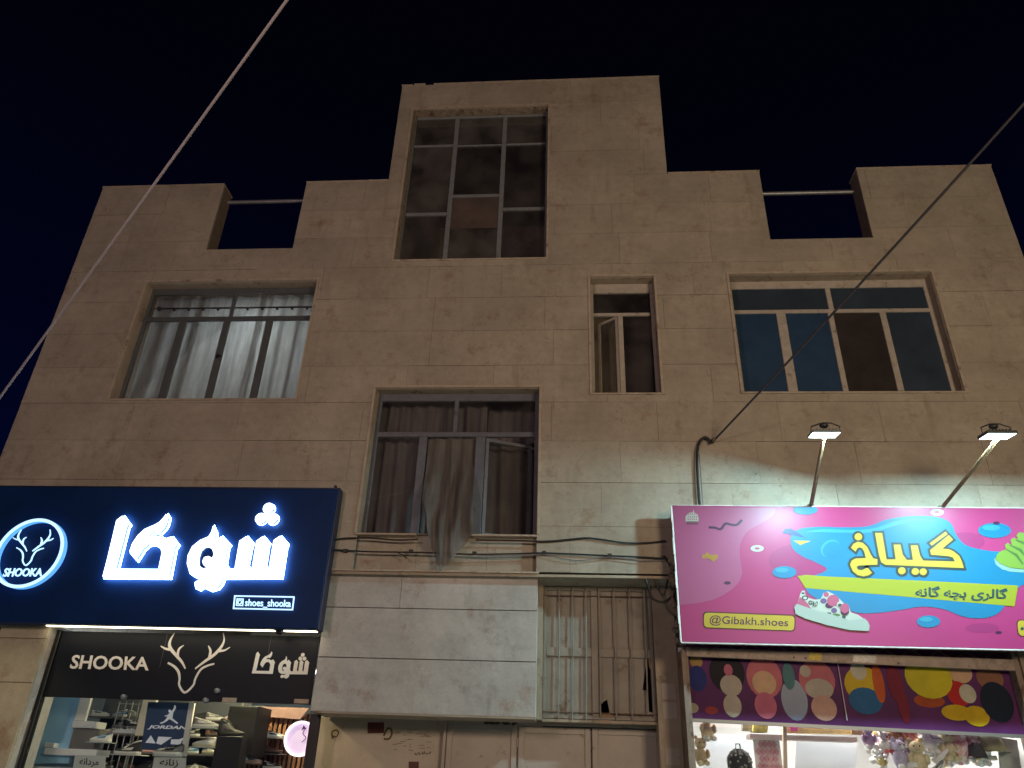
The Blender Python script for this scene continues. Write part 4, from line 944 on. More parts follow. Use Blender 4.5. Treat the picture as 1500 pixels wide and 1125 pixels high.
# ================================================================== PINK SHOP SIGN
YK = -.30
def pm(n, c, r=.42, **k): return mat(n, (c[0]*.41, c[1]*.38, c[2]*.33), r, spec=.35, **k)
M_PINK = pm('print_pink', (.62, .045, .27), vary=(.8, .06)); M_LPINK = pm('print_light_pink', (.60, .13, .36), vary=(.8, .05)); M_BLU = pm('print_blue', (.0, .27, .62), vary=(1.0, .10))
M_BLU2 = pm('print_light_blue', (.04, .42, .72)); M_YEL = pm('print_yellow', (.82, .58, .06)); M_LIME = pm('print_lime', (.50, .52, .03)); M_DK = pm('print_dark', (.03, .06, .06)); M_PUR = pm('print_dark_purple', (.08, .015, .10))
M_PW2 = pm('print_white', (.70, .74, .74)); M_ROSE = pm('print_rose', (.66, .12, .30)); M_VIO = pm('print_violet', (.20, .12, .38)); M_GRN = pm('print_green', (.30, .50, .07)); M_GRN2 = pm('print_deep_green', (.10, .25, .06)); M_TEAL = pm('print_ink_teal', (.02, .09, .11)); M_SHD = pm('print_pink_deep', (.50, .035, .24))
PK = thing('shop_sign', 'bright pink shop sign with blue splash and yellow title lit by two floodlights', 'shop sign', (3.7, 0, 3.05))
PX1 = 6.25; ZK0, ZK1 = 3.055, 4.615; XK = 1.223
LAY = [0]; PLACED = []; STEP = .0012
def level(P):
    bb = (min(p[0] for p in P), max(p[0] for p in P), min(p[1] for p in P), max(p[1] for p in P)); k_ = 1
    for b_, l_ in PLACED:
        if b_[0] < bb[1] and bb[0] < b_[1] and b_[2] < bb[3] and bb[2] < b_[3]: k_ = max(k_, l_+1)
    PLACED.append((bb, k_)); return YK-STEP*k_
def lay(polys, m, name, parent=PK, holes=None, th=.003):
    """one printed film, laid a hair above the last one"""
    y = level(polys)
    return MB().prism(polys, y, y+STEP*.8, holes or []).build(name, m, parent)
bdp = MB().bevbox(XK, PX1, YK, YK+.05, ZK0, ZK1, .004).build('board', M_PINK, PK)
c2 = crop(980, 600, 2.8115)
k2 = lambda pts: pl(pts, c2, YK)
def k2s(pts, n=5): return k2([(p.x, p.y) for p in spline(pts, n, closed=True)])
e = XK+.004; zt_ = ZK1-.006
blob = k2([(p.x, p.y) for p in spline([(440, 408), (425, 438), (375, 470), (320, 505), (292, 560), (294, 620), (300, 680), (270, 730), (200, 775), (130, 795), (62, 803)], 5)])
blob = [(x, min(z, zt_)) for x, z in blob]+[(e, k2([(62, 803)])[0][1]), (e, zt_)]
lay(blob, M_LPINK, 'print_shape')
# softer pink shadows behind the splash
for c_, r_ in (((560, 620), (150, 70)), ((1290, 900), (70, 20)), ((1220, 545), (80, 40))): lay(k2(circ(*c_, *r_, n=28)), M_SHD, 'print_shape')
SPL = [(503, 520), (540, 491), (620, 483), (720, 485), (820, 480), (900, 452), (1000, 438), (1100, 442), (1160, 468), (1185, 520), (1230, 562), (1330, 583), (1450, 590), (1560, 620), (1590, 665), (1500, 700), (1436, 735), (1400, 770), (1368, 828), (1310, 857), (1220, 855), (1130, 822), (1040, 812), (950, 826), (850, 838), (770, 836), (700, 810), (600, 775), (563, 738), (560, 700), (648, 662), (610, 632), (550, 605), (508, 570)]
lay(k2s(SPL), M_BLU, 'splash')
lay(k2s([(560, 505), (640, 492), (740, 496), (840, 490), (930, 462), (1010, 450), (1090, 455), (1080, 462), (1000, 462), (930, 478), (840, 505), (730, 508), (620, 505)]), M_BLU2, 'print_shape')
lay(k2(circ(664, 573, 42, 34, rot=-.6)), M_BLU2, 'print_shape'); lay(k2(circ(668, 576, 38, 30, rot=-.6)), M_BLU, 'print_shape')
for c_, r_ in (((475, 670), (50, 25)), ((1340, 498), (68, 31)), ((1068, 873), (48, 25))):
    lay(k2(circ(*c_, *r_, n=28)), M_BLU, 'blue_drop'); lay(k2(circ(c_[0]-r_[0]*.2, c_[1]-r_[1]*.35, r_[0]*.55, r_[1]*.4, n=20)), M_BLU2, 'print_shape')
tp = [(x, min(z, zt_)) for x, z in k2(circ(562, 413, 50, 20, n=28))]; lay(tp, M_BLU, 'blue_drop')
for c_ in ((363, 572), (1104, 423)): lay(k2(circ(*c_, 27, 13.5, n=24)), M_PW2, 'white_ring', holes=[k2(circ(*c_, 11, 5, n=16))])
for c_, r_ in (((240, 714), (14, 7)), ((1357, 918), (14, 6)), ((1347, 468), (14, 7))): lay(k2(circ(*c_, *r_, n=16)), M_PUR, 'print_dot')
lay(k2([(465, 508), (478, 492), (502, 490), (560, 528)]), pm('print_indigo', (.03, .08, .40)), 'print_shape'); lay(k2([(512, 540), (584, 541), (540, 558)]), M_YEL, 'print_shape')
q = MB(); yl = level(k2([(163, 450), (300, 490)])); ribbon(q, k2([(p.x, p.y) for p in spline([(163, 485), (190, 487), (213, 492), (232, 470), (255, 474), (280, 474), (300, 454)], 5)]), .028, yl, yl+.0009); q.build('squiggle', M_PUR, PK)
for s_ in ([(137, 606), (201, 606)], [(152, 592), (188, 623)]):
    q = MB(); yl = level(k2([(130, 585), (205, 630)])); ribbon(q, k2(s_), .045, yl, yl+.0009); q.build('cross_stroke', pm('print_orange', (.62, .33, .06)), PK)
# little white crest in the corner
lay(k2([(68, 462), (68, 440), (82, 425), (98, 424), (100, 410), (104, 424), (118, 432), (122, 450), (120, 462)]), M_PW2, 'crest')
for z_ in (430, 442, 452): 
    yl = level(k2([(70, z_-4), (122, z_+4)])); q = MB()
    for i in range(5): ribbon(q, k2([(76+i*9+(z_ % 4), z_-3), (82+i*8, z_+3)]), .009, yl-.0001*i, yl+.0009)
    q.build('crest_mark', M_ROSE, PK)
for z_ in (463, 471): lay(k2([(72, z_-2), (120, z_-2), (120, z_+1.5), (72, z_+1.5)]), M_DK, 'crest_line')
# yellow band and its words
lay(k2([(529, 686), (562, 681), (662, 688), (1060, 706), (1437, 725), (1422, 811), (985, 772), (561, 735)]), M_LIME, 'band')
CAP = fa([['\ufb94', '\ufe8e', '\ufedf', '\ufeae', '\ufbfc'], ['\ufe91', '\ufb7d', '\ufeea'], ['\ufb94', '\ufe8e', '\ufee7', '\ufeea']])
yl = level(k2([(1019, 727), (1389, 792)]))
text_quad(CAP, [c2(1015, 724), c2(1396, 735), c2(1392, 795), c2(1012, 786)], yl, .0008, M_TEAL, PK, 'lettering', bold=.03)
# title, dark outline below yellow faces
ct = crop(1230, 770, 7.5)
T1 = [(120, 245), (150, 202), (195, 178), (250, 190), (300, 235), (340, 320), (365, 360), (412, 370), (412, 430), (210, 440), (183, 452), (200, 485), (240, 490), (285, 470), (305, 465), (352, 518), (320, 545), (260, 560), (195, 545), (140, 500), (112, 430), (130, 385), (175, 362), (285, 358), (268, 290), (245, 250), (215, 240), (190, 252), (172, 287)]
T2 = [(385, 82), (465, 82), (512, 372), (612, 372), (590, 210), (665, 210), (690, 320), (735, 378), (800, 378), (778, 218), (852, 218), (880, 330), (915, 385), (1262, 395), (1240, 350), (1180, 335), (1002, 322), (990, 272), (1195, 105), (1242, 155), (1125, 255), (1200, 262), (1250, 285), (1310, 335), (1342, 400), (1360, 468), (800, 445), (500, 432), (455, 405), (430, 330)]
T3 = [(1160, 68), (1184, 95), (1008, 222), (985, 197)]
TD = [circ(203, 124, 42, 40, 18), circ(680, 497, 42, 40, 18), circ(828, 505, 41, 38, 18), circ(914, 508, 41, 38, 18)]
allT = [T1, T2, T3]+TD
yl = level(pl([(100, 50), (1390, 570)], ct, YK))
for i, P in enumerate(allT):
    y = yl-.0001*i; q = MB(); ribbon(q, pl(P, ct, YK), .050, y, y+.0009, closed=True); q.build('title_outline', M_DK, PK)
yl -= .0020
for i, P in enumerate(allT): MB().prism(pl(P, ct, YK), yl, yl+.0010).build('title_letter', M_YEL, PK)
# handle pill
def rrect(tl, tr, br, bl, r=.22, n=5):
    P = [Vector(p) for p in (tl, tr, br, bl)]; out = []
    for i in range(4):
        a, b, c = P[i-1], P[i], P[(i+1) % 4]; h = (P[3]-P[0]).length*r
        u = (a-b).normalized()*h; v_ = (c-b).normalized()*h
        for k_ in range(n+1): t = k_/n; out.append(tuple((b+u)*(1-t)**2+b*2*t*(1-t)+(b+v_)*t*t))
    return out
pill = rrect((139, 831), (522, 845), (520, 915), (139, 901), .28)
y = None
lay(k2(pill), pm('print_maroon', (.10, .012, .02)), 'pill_border')
lay(k2(rrect((144, 836), (517, 850), (515, 910), (144, 896), .28)), M_YEL, 'pill'); yl = level(k2([(168, 846), (490, 901)]))
text_quad('@Gibakh.shoes', [c2(168, 846), c2(492, 860), c2(490, 901), c2(166, 889)], yl, .0008, M_PUR, PK, bold=.004)
# printed shoe
cs = crop(1150, 840, 10); ks = lambda pts: pl(pts, cs, YK)
lay(ks([(180, 450), (220, 300), (250, 252), (290, 256), (292, 310), (340, 360), (430, 385), (520, 375), (560, 290), (620, 263), (700, 300), (790, 370), (850, 430), (930, 480), (960, 570), (1060, 605), (1150, 665), (940, 690), (640, 620), (400, 560), (180, 490)]), M_PW2, 'printed_shoe')
lay(ks([(178, 455), (215, 345), (250, 370), (320, 430), (388, 530)]), M_ROSE, 'print_shape')
for c_, r_, m_ in (((560, 405), (48, 40), M_VIO), ((600, 310), (40, 38), M_ROSE), ((645, 470), (60, 45), M_PUR), ((700, 400), (90, 86), M_ROSE), ((800, 460), (45, 45), M_PW2), ((800, 470), (30, 26), M_TEAL), ((715, 545), (44, 40), M_VIO), ((870, 560), (62, 55), M_PUR), ((870, 512), (66, 72), M_ROSE), ((745, 612), (60, 22), M_GRN2), ((855, 640), (28, 26), M_TEAL), ((640, 588), (34, 16), M_TEAL), ((290, 360), (48, 36), M_TEAL), ((290, 362), (28, 20), M_PW2), ((262, 292), (24, 14), M_TEAL)):
    lay(ks(circ(*c_, *r_, n=16)), m_, 'print_shape')
yl = level(ks([(335, 390), (485, 500)]))
text_quad('GI', [cs(350, 390), cs(425, 410), cs(410, 465), cs(335, 445)], yl, .0008, M_TEAL, PK, bold=.02)
text_quad('RO', [cs(415, 430), cs(485, 400), cs(470, 480), cs(400, 500)], yl, .0008, M_TEAL, PK, bold=.02)
lay(ks([(128, 500), (165, 448), (260, 480), (400, 530), (640, 592), (860, 664), (940, 690), (1160, 665), (1205, 705), (1232, 770), (1222, 846), (1080, 840), (940, 832), (600, 758), (300, 668), (150, 600)]), pm('print_sole_white', (.55, .64, .66)), 'printed_sole')
# green printed shoe at the right
cg = crop(1420, 740, 5.113); kg = lambda pts: pl(pts, cg, YK)
lay(kg([(184, 400), (196, 445), (240, 480), (300, 498), (400, 505), (640, 490), (700, 450), (700, 380), (300, 360)]), pm('print_pale_aqua', (.35, .62, .66)), 'printed_sole')
lay(kg([(190, 405), (210, 362), (240, 343), (272, 332), (262, 300), (285, 285), (318, 302), (305, 262), (330, 243), (360, 258), (350, 225), (370, 203), (430, 215), (520, 150), (690, 180), (700, 440), (560, 470), (400, 480), (300, 468), (230, 440)]), M_GRN, 'printed_shoe')
for a, b_ in (((272, 332), (400, 445)), ((300, 300), (430, 400)), ((345, 262), (470, 350))):
    yl = level(kg([a, b_])); q = MB(); ribbon(q, kg([a, ((a[0]+b_[0])/2+12, (a[1]+b_[1])/2-14), b_]), [.012, .035, .02], yl, yl+.0009); q.build('print_stroke', M_GRN2, PK)
# yellow label cut by the frame
lay(kg(rrect((350, 855), (760, 875), (760, 1005), (362, 985), .3)), pm('print_maroon', (.1, .012, .02)), 'pill_border')
lay(kg(rrect((357, 862), (753, 882), (753, 998), (369, 978), .3)), M_YEL, 'pill'); lay(kg(circ(394, 925, 13, 12, 12)), M_TEAL, 'print_dot')
# steel edges, standoffs and wrapped vinyl
q = MB(); q.box(XK-.012, PX1, YK-.004, YK+.05, ZK0-.014, ZK0-.001); q.box(XK-.012, PX1, YK+.0, YK+.05, ZK1+.001, ZK1+.012); q.build('edge_strip', mat('vinyl_edge', (.50, .42, .42), .5, vary=(9, .3)), PK)
q = MB(); 
for i in range(8):
    z0_ = ZK0+(ZK1-ZK0)*i/8; q.box(XK-.018-.006*(i % 2), XK-.002, YK-.002, YK+.05, z0_, z0_+(ZK1-ZK0)/8-.002)
q.build('wrapped_vinyl_edge', mat('white_vinyl', (.66, .64, .64), .45), PK)
q = MB()
for x_ in (1.24, 2.5, 3.8, 5.1, 6.2):
    q.box(x_, x_+.03, YK+.052, -.014, ZK1-.08, ZK1-.05); q.box(x_, x_+.03, YK+.052, .1, ZK0+.02, ZK0+.05); q.box(x_, x_+.03, YK+.053, YK+.083, ZK0+.051, ZK1-.081)
so = q.build('standoff', M_IRON, PK); so['kind'] = 'stuff'
SC = MB(); rr = random.Random(4)
for i in range(9): SC.ball((1.20+rr.uniform(-.03, .02), -.12+rr.uniform(-.08, .08), 3.1+i*.1+rr.uniform(-.04, .04)), (rr.uniform(.02, .045), .04, rr.uniform(.03, .07)), 8, 6, .9, i)
SC.build('foam_filler', mat('dirty_foam', (.22, .16, .12), .95, vary=(20, .5)), PK)

# ------------------------------------------------------------------ floodlights on arms
def flood(base_px, head_px, Yh, tilt, label, on, roll=0.0):
    bxx, bz = at(*base_px, YK+.02); hx, hz_ = at(*head_px, Yh)
    t = thing('floodlight', label, 'floodlight', (bxx, YK+.02, ZK1), 'floodlights over the pink sign')
    h = Vector((hx, Yh, hz_)); b = Vector((bxx, YK+.02, ZK1+.013)); d = (h-b)
    q = MB(); ax = d.normalized(); sx_ = ax.cross(Vector((0, 1, 0))).normalized(); sy_ = ax.cross(sx_)
    q.obox(b+d*.5-Vector((0, 0, .0)), ax*(d.length/2-.02), sx_*.016, sy_*.016); q.build('arm', mat('rusty_arm', (.20, .115, .06), .55, .3, vary=(14, .4)), t)
    q = MB(); q.box(bxx-.04, bxx+.04, YK+.0, YK+.05, ZK1+.0125, ZK1+.03); q.build('foot', M_IRON, t)
    R_ = Matrix.Rotation(roll, 3, 'Y') @ Matrix.Rotation(tilt, 3, 'X'); X = Vector((1, 0, 0)); Yv = R_ @ Vector((0, 1, 0)); Zv = R_ @ Vector((0, 0, 1))
    hh = h+Zv*.03
    q = MB(); q.obox(hh+Zv*.008, X*.150, Yv*.105, Zv*.016)
    for i in range(7): q.obox(hh+X*(-.1+i*.033)+Zv*.036, X*.004, Yv*.075, Zv*.014)
    bd_ = q.build('body', mat('lamp_housing', (.05, .055, .06), .45, .5), t)
    q = MB(); q.obox(hh-Zv*.0105, X*.139, Yv*.096, Zv*.0015); q.build('lens', mat('flood_lens', (1, 1, 1), .3, emit=(.72, .93, 1.0), es=on), t)
    q = MB(); q.obox(hh-Zv*.011, X*.152, Yv*.004, Zv*.006) if False else None
    br = MB(); br.tube([hh+X*.145, hh+X*.15+Zv*.09, hh+X*.05+Zv*.13, hh-X*.05+Zv*.13, hh-X*.15+Zv*.09, hh-X*.145], .008, 6); br.ball(hh+Zv*.10-X*.02, (.05, .04, .03), 8, 6); br.build('bracket', mat('lamp_housing', (.05, .055, .06)), t)
    l = light('floodlight_light', 'AREA', hh-Zv*.016, 0, (.52, .92, 1.0), size=.26, size_y=.18)
    l.rotation_euler = R_.to_euler(); l.parent = t; l.matrix_parent_inverse = Matrix.Translation(-Vector((bxx, YK+.02, ZK1)))
    return l
FL1 = flood((1188, 742), (1207, 640), -1.45, radians(8), 'lit floodlight on a short arm above the blue splash of the pink sign', 9, radians(15))
FL2 = flood((1381, 746), (1462, 642), -1.40, radians(6), 'lit floodlight with a black bracket on the arm further right above the pink sign', 8)
FL1.data.energy = 330; FL2.data.energy = 180
FL3 = flood((1640, 748), (1760, 640), -1.40, radians(0), 'lit floodlight beyond the right edge of the picture', 8); FL3.data.energy = 120

# ================================================================== RIGHT SHOP
YR = .12
PS = thing('shop_window', 'pink shop front with steel frame, purple poster strip and bright window', 'shop front', (3.1, YR, 0))
q = MB(); q.box(1.2405, 1.275, -.06, .35, 0, 3.02); q.box(1.277, 1.315, -.02, .10, 0, 3.0); q.build('jamb', mat('brown_steel', (.22, .155, .12), .6, .2, vary=(8, .3), dirt=((.06, .03, .02), 5, .52, .66)), PS)
q = MB(); q.box(4.80, 4.86, -.02, .12, 0, 3.08); q.box(4.863, 5.0, -.05, .35, 0, 3.2); q.box(5.003, 6.4, .1, .35, 0, 3.86); q.build('jamb', MATS['brown_steel'], PS)
# sloping steel beam (seen tilted in the photo)
(ax0, az0), (ax1, az1) = at(1008, 948, -.02), at(1472, 966, -.02); (bx0_, bz0_), (bx1_, bz1_) = at(1008, 961, -.02), at(1470, 982, -.02)
q = MB(); q.prism([(1.30, az0), (4.80, az1), (4.80, bz1_), (1.30, bz0_)], -.025, .03)
BEAM = q.build('beam', mat('beam_paint', (.27, .20, .165), .5, .1, vary=(7, .3), dirt=((.10, .07, .05), 6, .52, .68)), PS)
panel = lambda px, Y, d: MB().prism([at(*p, Y) for p in px], Y-d, Y)
panel([(1185, 956), (1204, 957), (1203, 968), (1184, 967)], -.0255, .003).build('yellow_sticker', mat('yellow_sticker', (.50, .36, .03), .5, vary=(40, .4)), BEAM)
panel([(1250, 959), (1284, 960.5), (1283, 971), (1249, 970)], -.0255, .003).build('metal_label', mat('metal_label', (.20, .19, .19), .4, .4, vary=(60, .5)), BEAM)
for a_, b_ in ((1163, 963), (1316, 972), (1180, 964)):
    X, Z = at(a_, b_, -.026); q = MB(); q.tube([(X, -.034, Z), (X, -.026, Z)], .010, 8); q.build('bolt', M_BLACK, BEAM)
# zigzag lattice behind the beam
q = MB(); n_ = 24
pts = [(1.30+(4.8-1.3)*i/n_, .045, az0+(az1-az0)*i/n_+(.075 if i % 2 else -.01)) for i in range(n_+1)]
q.tube(pts, .009, 6); q.tube([(1.3, .045, az0+.085), (4.8, .045, az1+.085)], .010, 6); q.build('lattice', M_IRON, PS)
bx(1.316, 4.799, .1, .13, az1+.12, 3.18).build('shutter_box', mat('dark_red_housing', (.16, .03, .04), .6, vary=(4, .3)), PS)
# poster strip
pz0a, pz0b = at(1005, 1052, YR-.01)[1], at(1490, 1076, YR-.01)[1]
STR = MB().prism([(1.32, pz0a), (4.80, pz0b), (4.80, 3.17), (1.32, 3.17)], YR-.012, YR-.004).build('poster_strip', None or mat('poster_purple', (.085, .018, .085), .5, vary=(.9, .45), spec=.12), PS)
# plain round balloons stand in for the printed figures
cr3 = crop(980, 900, 2.8846)
def balloon(cxp, cyp, rxp, ryp, m_, i):
    c_ = at(*cr3(cxp, cyp), YR-.014); k_ = 1/2.8846*8.6/1100
    y = YR-.0130-.0006*(i % 12); MB().prism(circ(c_[0], c_[1], rxp*k_*1.0, ryp*k_*1.05, 20), y, y+.0005).build('printed_balloon', m_, STR)
pr = lambda n, c: mat('poster_'+n, tuple(v**1.12*.8 for v in c), .5, vary=(4, .2), spec=.12)
BAL = [(115, 200, 26, 24, pr('tan', (.42, .27, .10))), (120, 270, 38, 48, pr('navy', (.03, .04, .20))), (100, 395, 24, 18, pr('cream', (.50, .42, .34))), (180, 405, 26, 14, pr('red', (.35, .06, .06))),
 (245, 245, 72, 75, pr('ink', (.02, .015, .03))), (262, 300, 44, 40, pr('cream2', (.50, .43, .36))), (250, 235, 18, 22, pr('pink', (.55, .16, .24))), (268, 385, 36, 42, pr('cream2', (.5, .43, .36))),
 (402, 265, 72, 78, pr('coral', (.55, .17, .20))), (402, 290, 48, 45, pr('peach', (.62, .40, .25))), (408, 385, 44, 48, pr('pink', (.55, .16, .24))),
 (505, 260, 24, 50, pr('teal', (.10, .22, .24))), (530, 360, 52, 75, pr('blue', (.02, .05, .22))),
 (625, 275, 72, 72, pr('coral', (.55, .17, .20))), (635, 315, 56, 38, pr('cream2', (.5, .43, .36))), (575, 240, 22, 22, pr('cream2', (.5, .43, .36))), (655, 395, 50, 46, pr('peachy', (.56, .34, .28))),
 (825, 300, 78, 70, pr('yellow', (.60, .42, .03))), (800, 238, 32, 34, pr('bone', (.55, .50, .40))), (830, 365, 66, 48, pr('denim', (.03, .14, .30))), (885, 290, 22, 72, pr('orange', (.55, .12, .03))),
 (955, 290, 30, 70, pr('crimson', (.22, .02, .05))), (990, 385, 22, 62, pr('crimson', (.22, .02, .05))),
 (1095, 265, 92, 78, pr('lemon', (.60, .50, .03))), (1100, 365, 60, 24, pr('brick', (.40, .09, .03))), (1105, 275, 32, 28, pr('maroon', (.20, .03, .04))), (1040, 255, 18, 24, pr('olive', (.28, .24, .02))),
 (1228, 245, 48, 40, pr('peach', (.62, .40, .25))), (1222, 335, 44, 46, pr('scarlet', (.50, .03, .03))), (1262, 335, 32, 34, pr('bone', (.55, .50, .40))), (1215, 415, 58, 28, pr('gold', (.60, .40, .02))), (1300, 430, 48, 36, pr('gold', (.60, .40, .02))),
 (1355, 270, 52, 44, pr('skin', (.30, .14, .09))), (1385, 370, 62, 72, pr('slate', (.015, .025, .05)))]
for i, (a, b_, c_, d_, m_) in enumerate(BAL): balloon(a, b_, c_, d_, m_, i)
a_ = [at(*cr3(*p), YR-.035) for p in [(712, 210), (715, 210), (755, 448), (751, 448)]]; MB().prism(a_, YR-.0355, YR-.034).build('poster_seam', mat('poster_seamline', (.4, .3, .35), .5), STR)
# lower rail of the poster strip and glass
q = MB(); q.prism([(1.317, pz0a-.035), (4.80, pz0b-.035), (4.80, pz0b-.001), (1.317, pz0a-.001)], YR-.03, YR+.02); q.build('rail', mat('rail_alu', (.20, .18, .17), .4, .5), PS)
bx(1.318, 4.798, YR+.005, YR+.012, .1, 2.24).build('glass_pane', M_SHOPGLASS, PS)
# room
q = MB(); q.box(1.26, 1.315, .36, 4.0, 0, 3.1); q.box(4.98, 5.03, .36, 4.0, 0, 3.1); q.box(1.26, 5.03, 4.0, 4.05, 0, 3.1); q.box(1.316, 5.0, YR+.03, 4.0, 3.0, 3.06); q.box(1.316, 5.0, YR+.03, 4.0, .005, .03)
q.build('shop_room', mat('toy_shop_wall', (.72, .70, .70), .6, vary=(2, .08)), BLD)
for (x_, y_, n__) in ((2.0, 1.0, 'nearest the left wall'), (3.4, 1.0, 'over the middle'), (4.5, 1.1, 'nearest the right wall'), (3.0, 2.8, 'at the back')):
    t = thing('ceiling_light', 'square white ceiling light %s of the toy filled shop' % n__, 'ceiling light', (x_, y_, 2.98), 'ceiling lights of the pink shop')
    bx(x_-.22, x_+.22, y_-.22, y_+.22, 2.98, 2.998).build('frame', M_WHITE, t); bx(x_-.2, x_+.2, y_-.2, y_+.2, 2.972, 2.979).build('diffuser', MATS['led_panel'], t)
    l = light('ceiling_lamp_light', 'AREA', (x_, y_, 2.96), 38, (1, .95, .86), size=.4); l.parent = t; l.matrix_parent_inverse = Matrix.Translation(-t.location)
def ppx(name, px, Y, dep, m, label, cat, group=None): return panel_px(name, px, Y, dep, m, label, cat, None, group)
M_PALE = mat('pale_panel', (.60, .62, .68), .5)
ppx('wall_board', [(1166, 1086), (1256, 1088), (1252, 1140), (1164, 1138)], 1.2, .04, M_PALE, 'large pale lavender board in the middle of the toy shop window', 'board')
ppx('wall_board', [(1036, 1074), (1098, 1078), (1092, 1136), (1030, 1132)], 1.25, .04, M_PALE, 'pale board behind the polka dot backpack', 'board')
ppx('header_board', [(1150, 1061), (1250, 1064), (1250, 1076), (1150, 1074)], .95, .03, mat('yellow_lit_board', (.72, .55, .25), .5, vary=(12, .3)), 'warm yellow header board with small pink figure', 'board')
ppx('pink_splotch', [(1156, 1061), (1170, 1061.5), (1168, 1071), (1158, 1071)], .94, .008, mat('hot_pink', (.7, .12, .35), .5), 'small hot pink cut-out on the yellow header board', 'sticker')
ppx('carton', [(1104, 1058), (1126, 1059), (1124, 1073), (1103, 1072)], .9, .15, mat('yellow_carton', (.65, .55, .16), .6, vary=(20, .4)), 'yellow carton under the rail left of the cream post', 'box')
ppx('carton', [(1088, 1056), (1103, 1057), (1102, 1071), (1088, 1070)], .95, .1, mat('dim_carton', (.30, .26, .18), .6), 'dim brown carton beside the yellow one', 'box')
ppx('shelf', [(1098, 1075), (1256, 1080), (1256, 1087), (1098, 1082)], .9, .2, mat('shelf_peach', (.62, .50, .44), .5), 'long peach shelf beneath the yellow header board', 'shelf')
ppx('post', [(1147, 1058), (1152, 1058), (1154, 1132), (1148, 1132)], .55, .04, mat('cream_steel_post', (.60, .47, .36), .5), 'thin cream steel post left of the lavender board', 'post')
ppx('card_rack', [(1248, 1064), (1268, 1065), (1267, 1077), (1248, 1076)], .85, .04, mat('busy_card', (.35, .24, .12), .6, vary=(60, .9)), 'dense brown trinket card right of the header board', 'display card')
# pink checked wallpaper panel, every lozenge its own piece
(wx, wz) = at(1103, 1083, 1.1); (wx2, wz2) = at(1148, 1136, 1.1)
CK = MB().box(wx, wx2, 1.1, 1.12, wz2, wz).build('checked_panel', mat('check_white', (.72, .66, .64), .6), None, 'panel printed with pink lozenges left of the cream post', 'panel')
for i in range(5):
    for j in range(5):
        cxx = wx+.05+(wx2-wx-.1)*i/4+(.0 if j % 2 else (wx2-wx)/10); czz = wz-.05-.078*j
        if cxx > wx2-.04: continue
        MB().prism([(cxx-.036, czz), (cxx, czz-.046), (cxx+.036, czz), (cxx, czz+.046)], 1.094, 1.099).build('lozenge', mat('check_pink', (.62, .30, .33), .6), CK)
# soft toys
def toy(label, m, m2, px, Y, s, rz=0, ears='round', group='soft toys in the pink shop'):
    t = thing('soft_toy', label, 'soft toy', (0, 0, 0), group)
    q = MB(); q.ball((0, 0, .10), (.075, .065, .10), 14, 9, .15, len(label)); bd_ = q.build('body', m, t)
    q = MB(); q.ball((0, -.01, .235), (.070, .062, .062), 14, 9, .08, 3); q.build('head', m, t)
    for s_ in (-1, 1):
        q = MB(); q.ball((s_*.05, 0, .30 if ears == 'round' else .34), (.026, .015, .026) if ears == 'round' else (.018, .012, .06), 10, 6); q.build('ear', m, t)
        q = MB(); q.ball((s_*.075, -.03, .13), (.028, .03, .05), 8, 6); q.build('arm', m, t)
        q = MB(); q.ball((s_*.045, -.06, .03), (.034, .045, .03), 8, 6); q.build('leg', m2, t)
        q = MB(); q.ball((s_*.026, -.068, .245), .008, 6, 4); q.build('eye', M_BLACK, t)
    q = MB(); q.ball((0, -.065, .222), (.026, .018, .018), 8, 6); q.build('muzzle', m2, t)
    X, Z = at(*px, Y); t.location = (X, Y, Z); t.scale = (s, s, s); t.rotation_euler = (0, 0, rz); return t
fz = lambda n, c: mat('plush_'+n, c, .95, vary=(25, .25), bump=(90, .8))
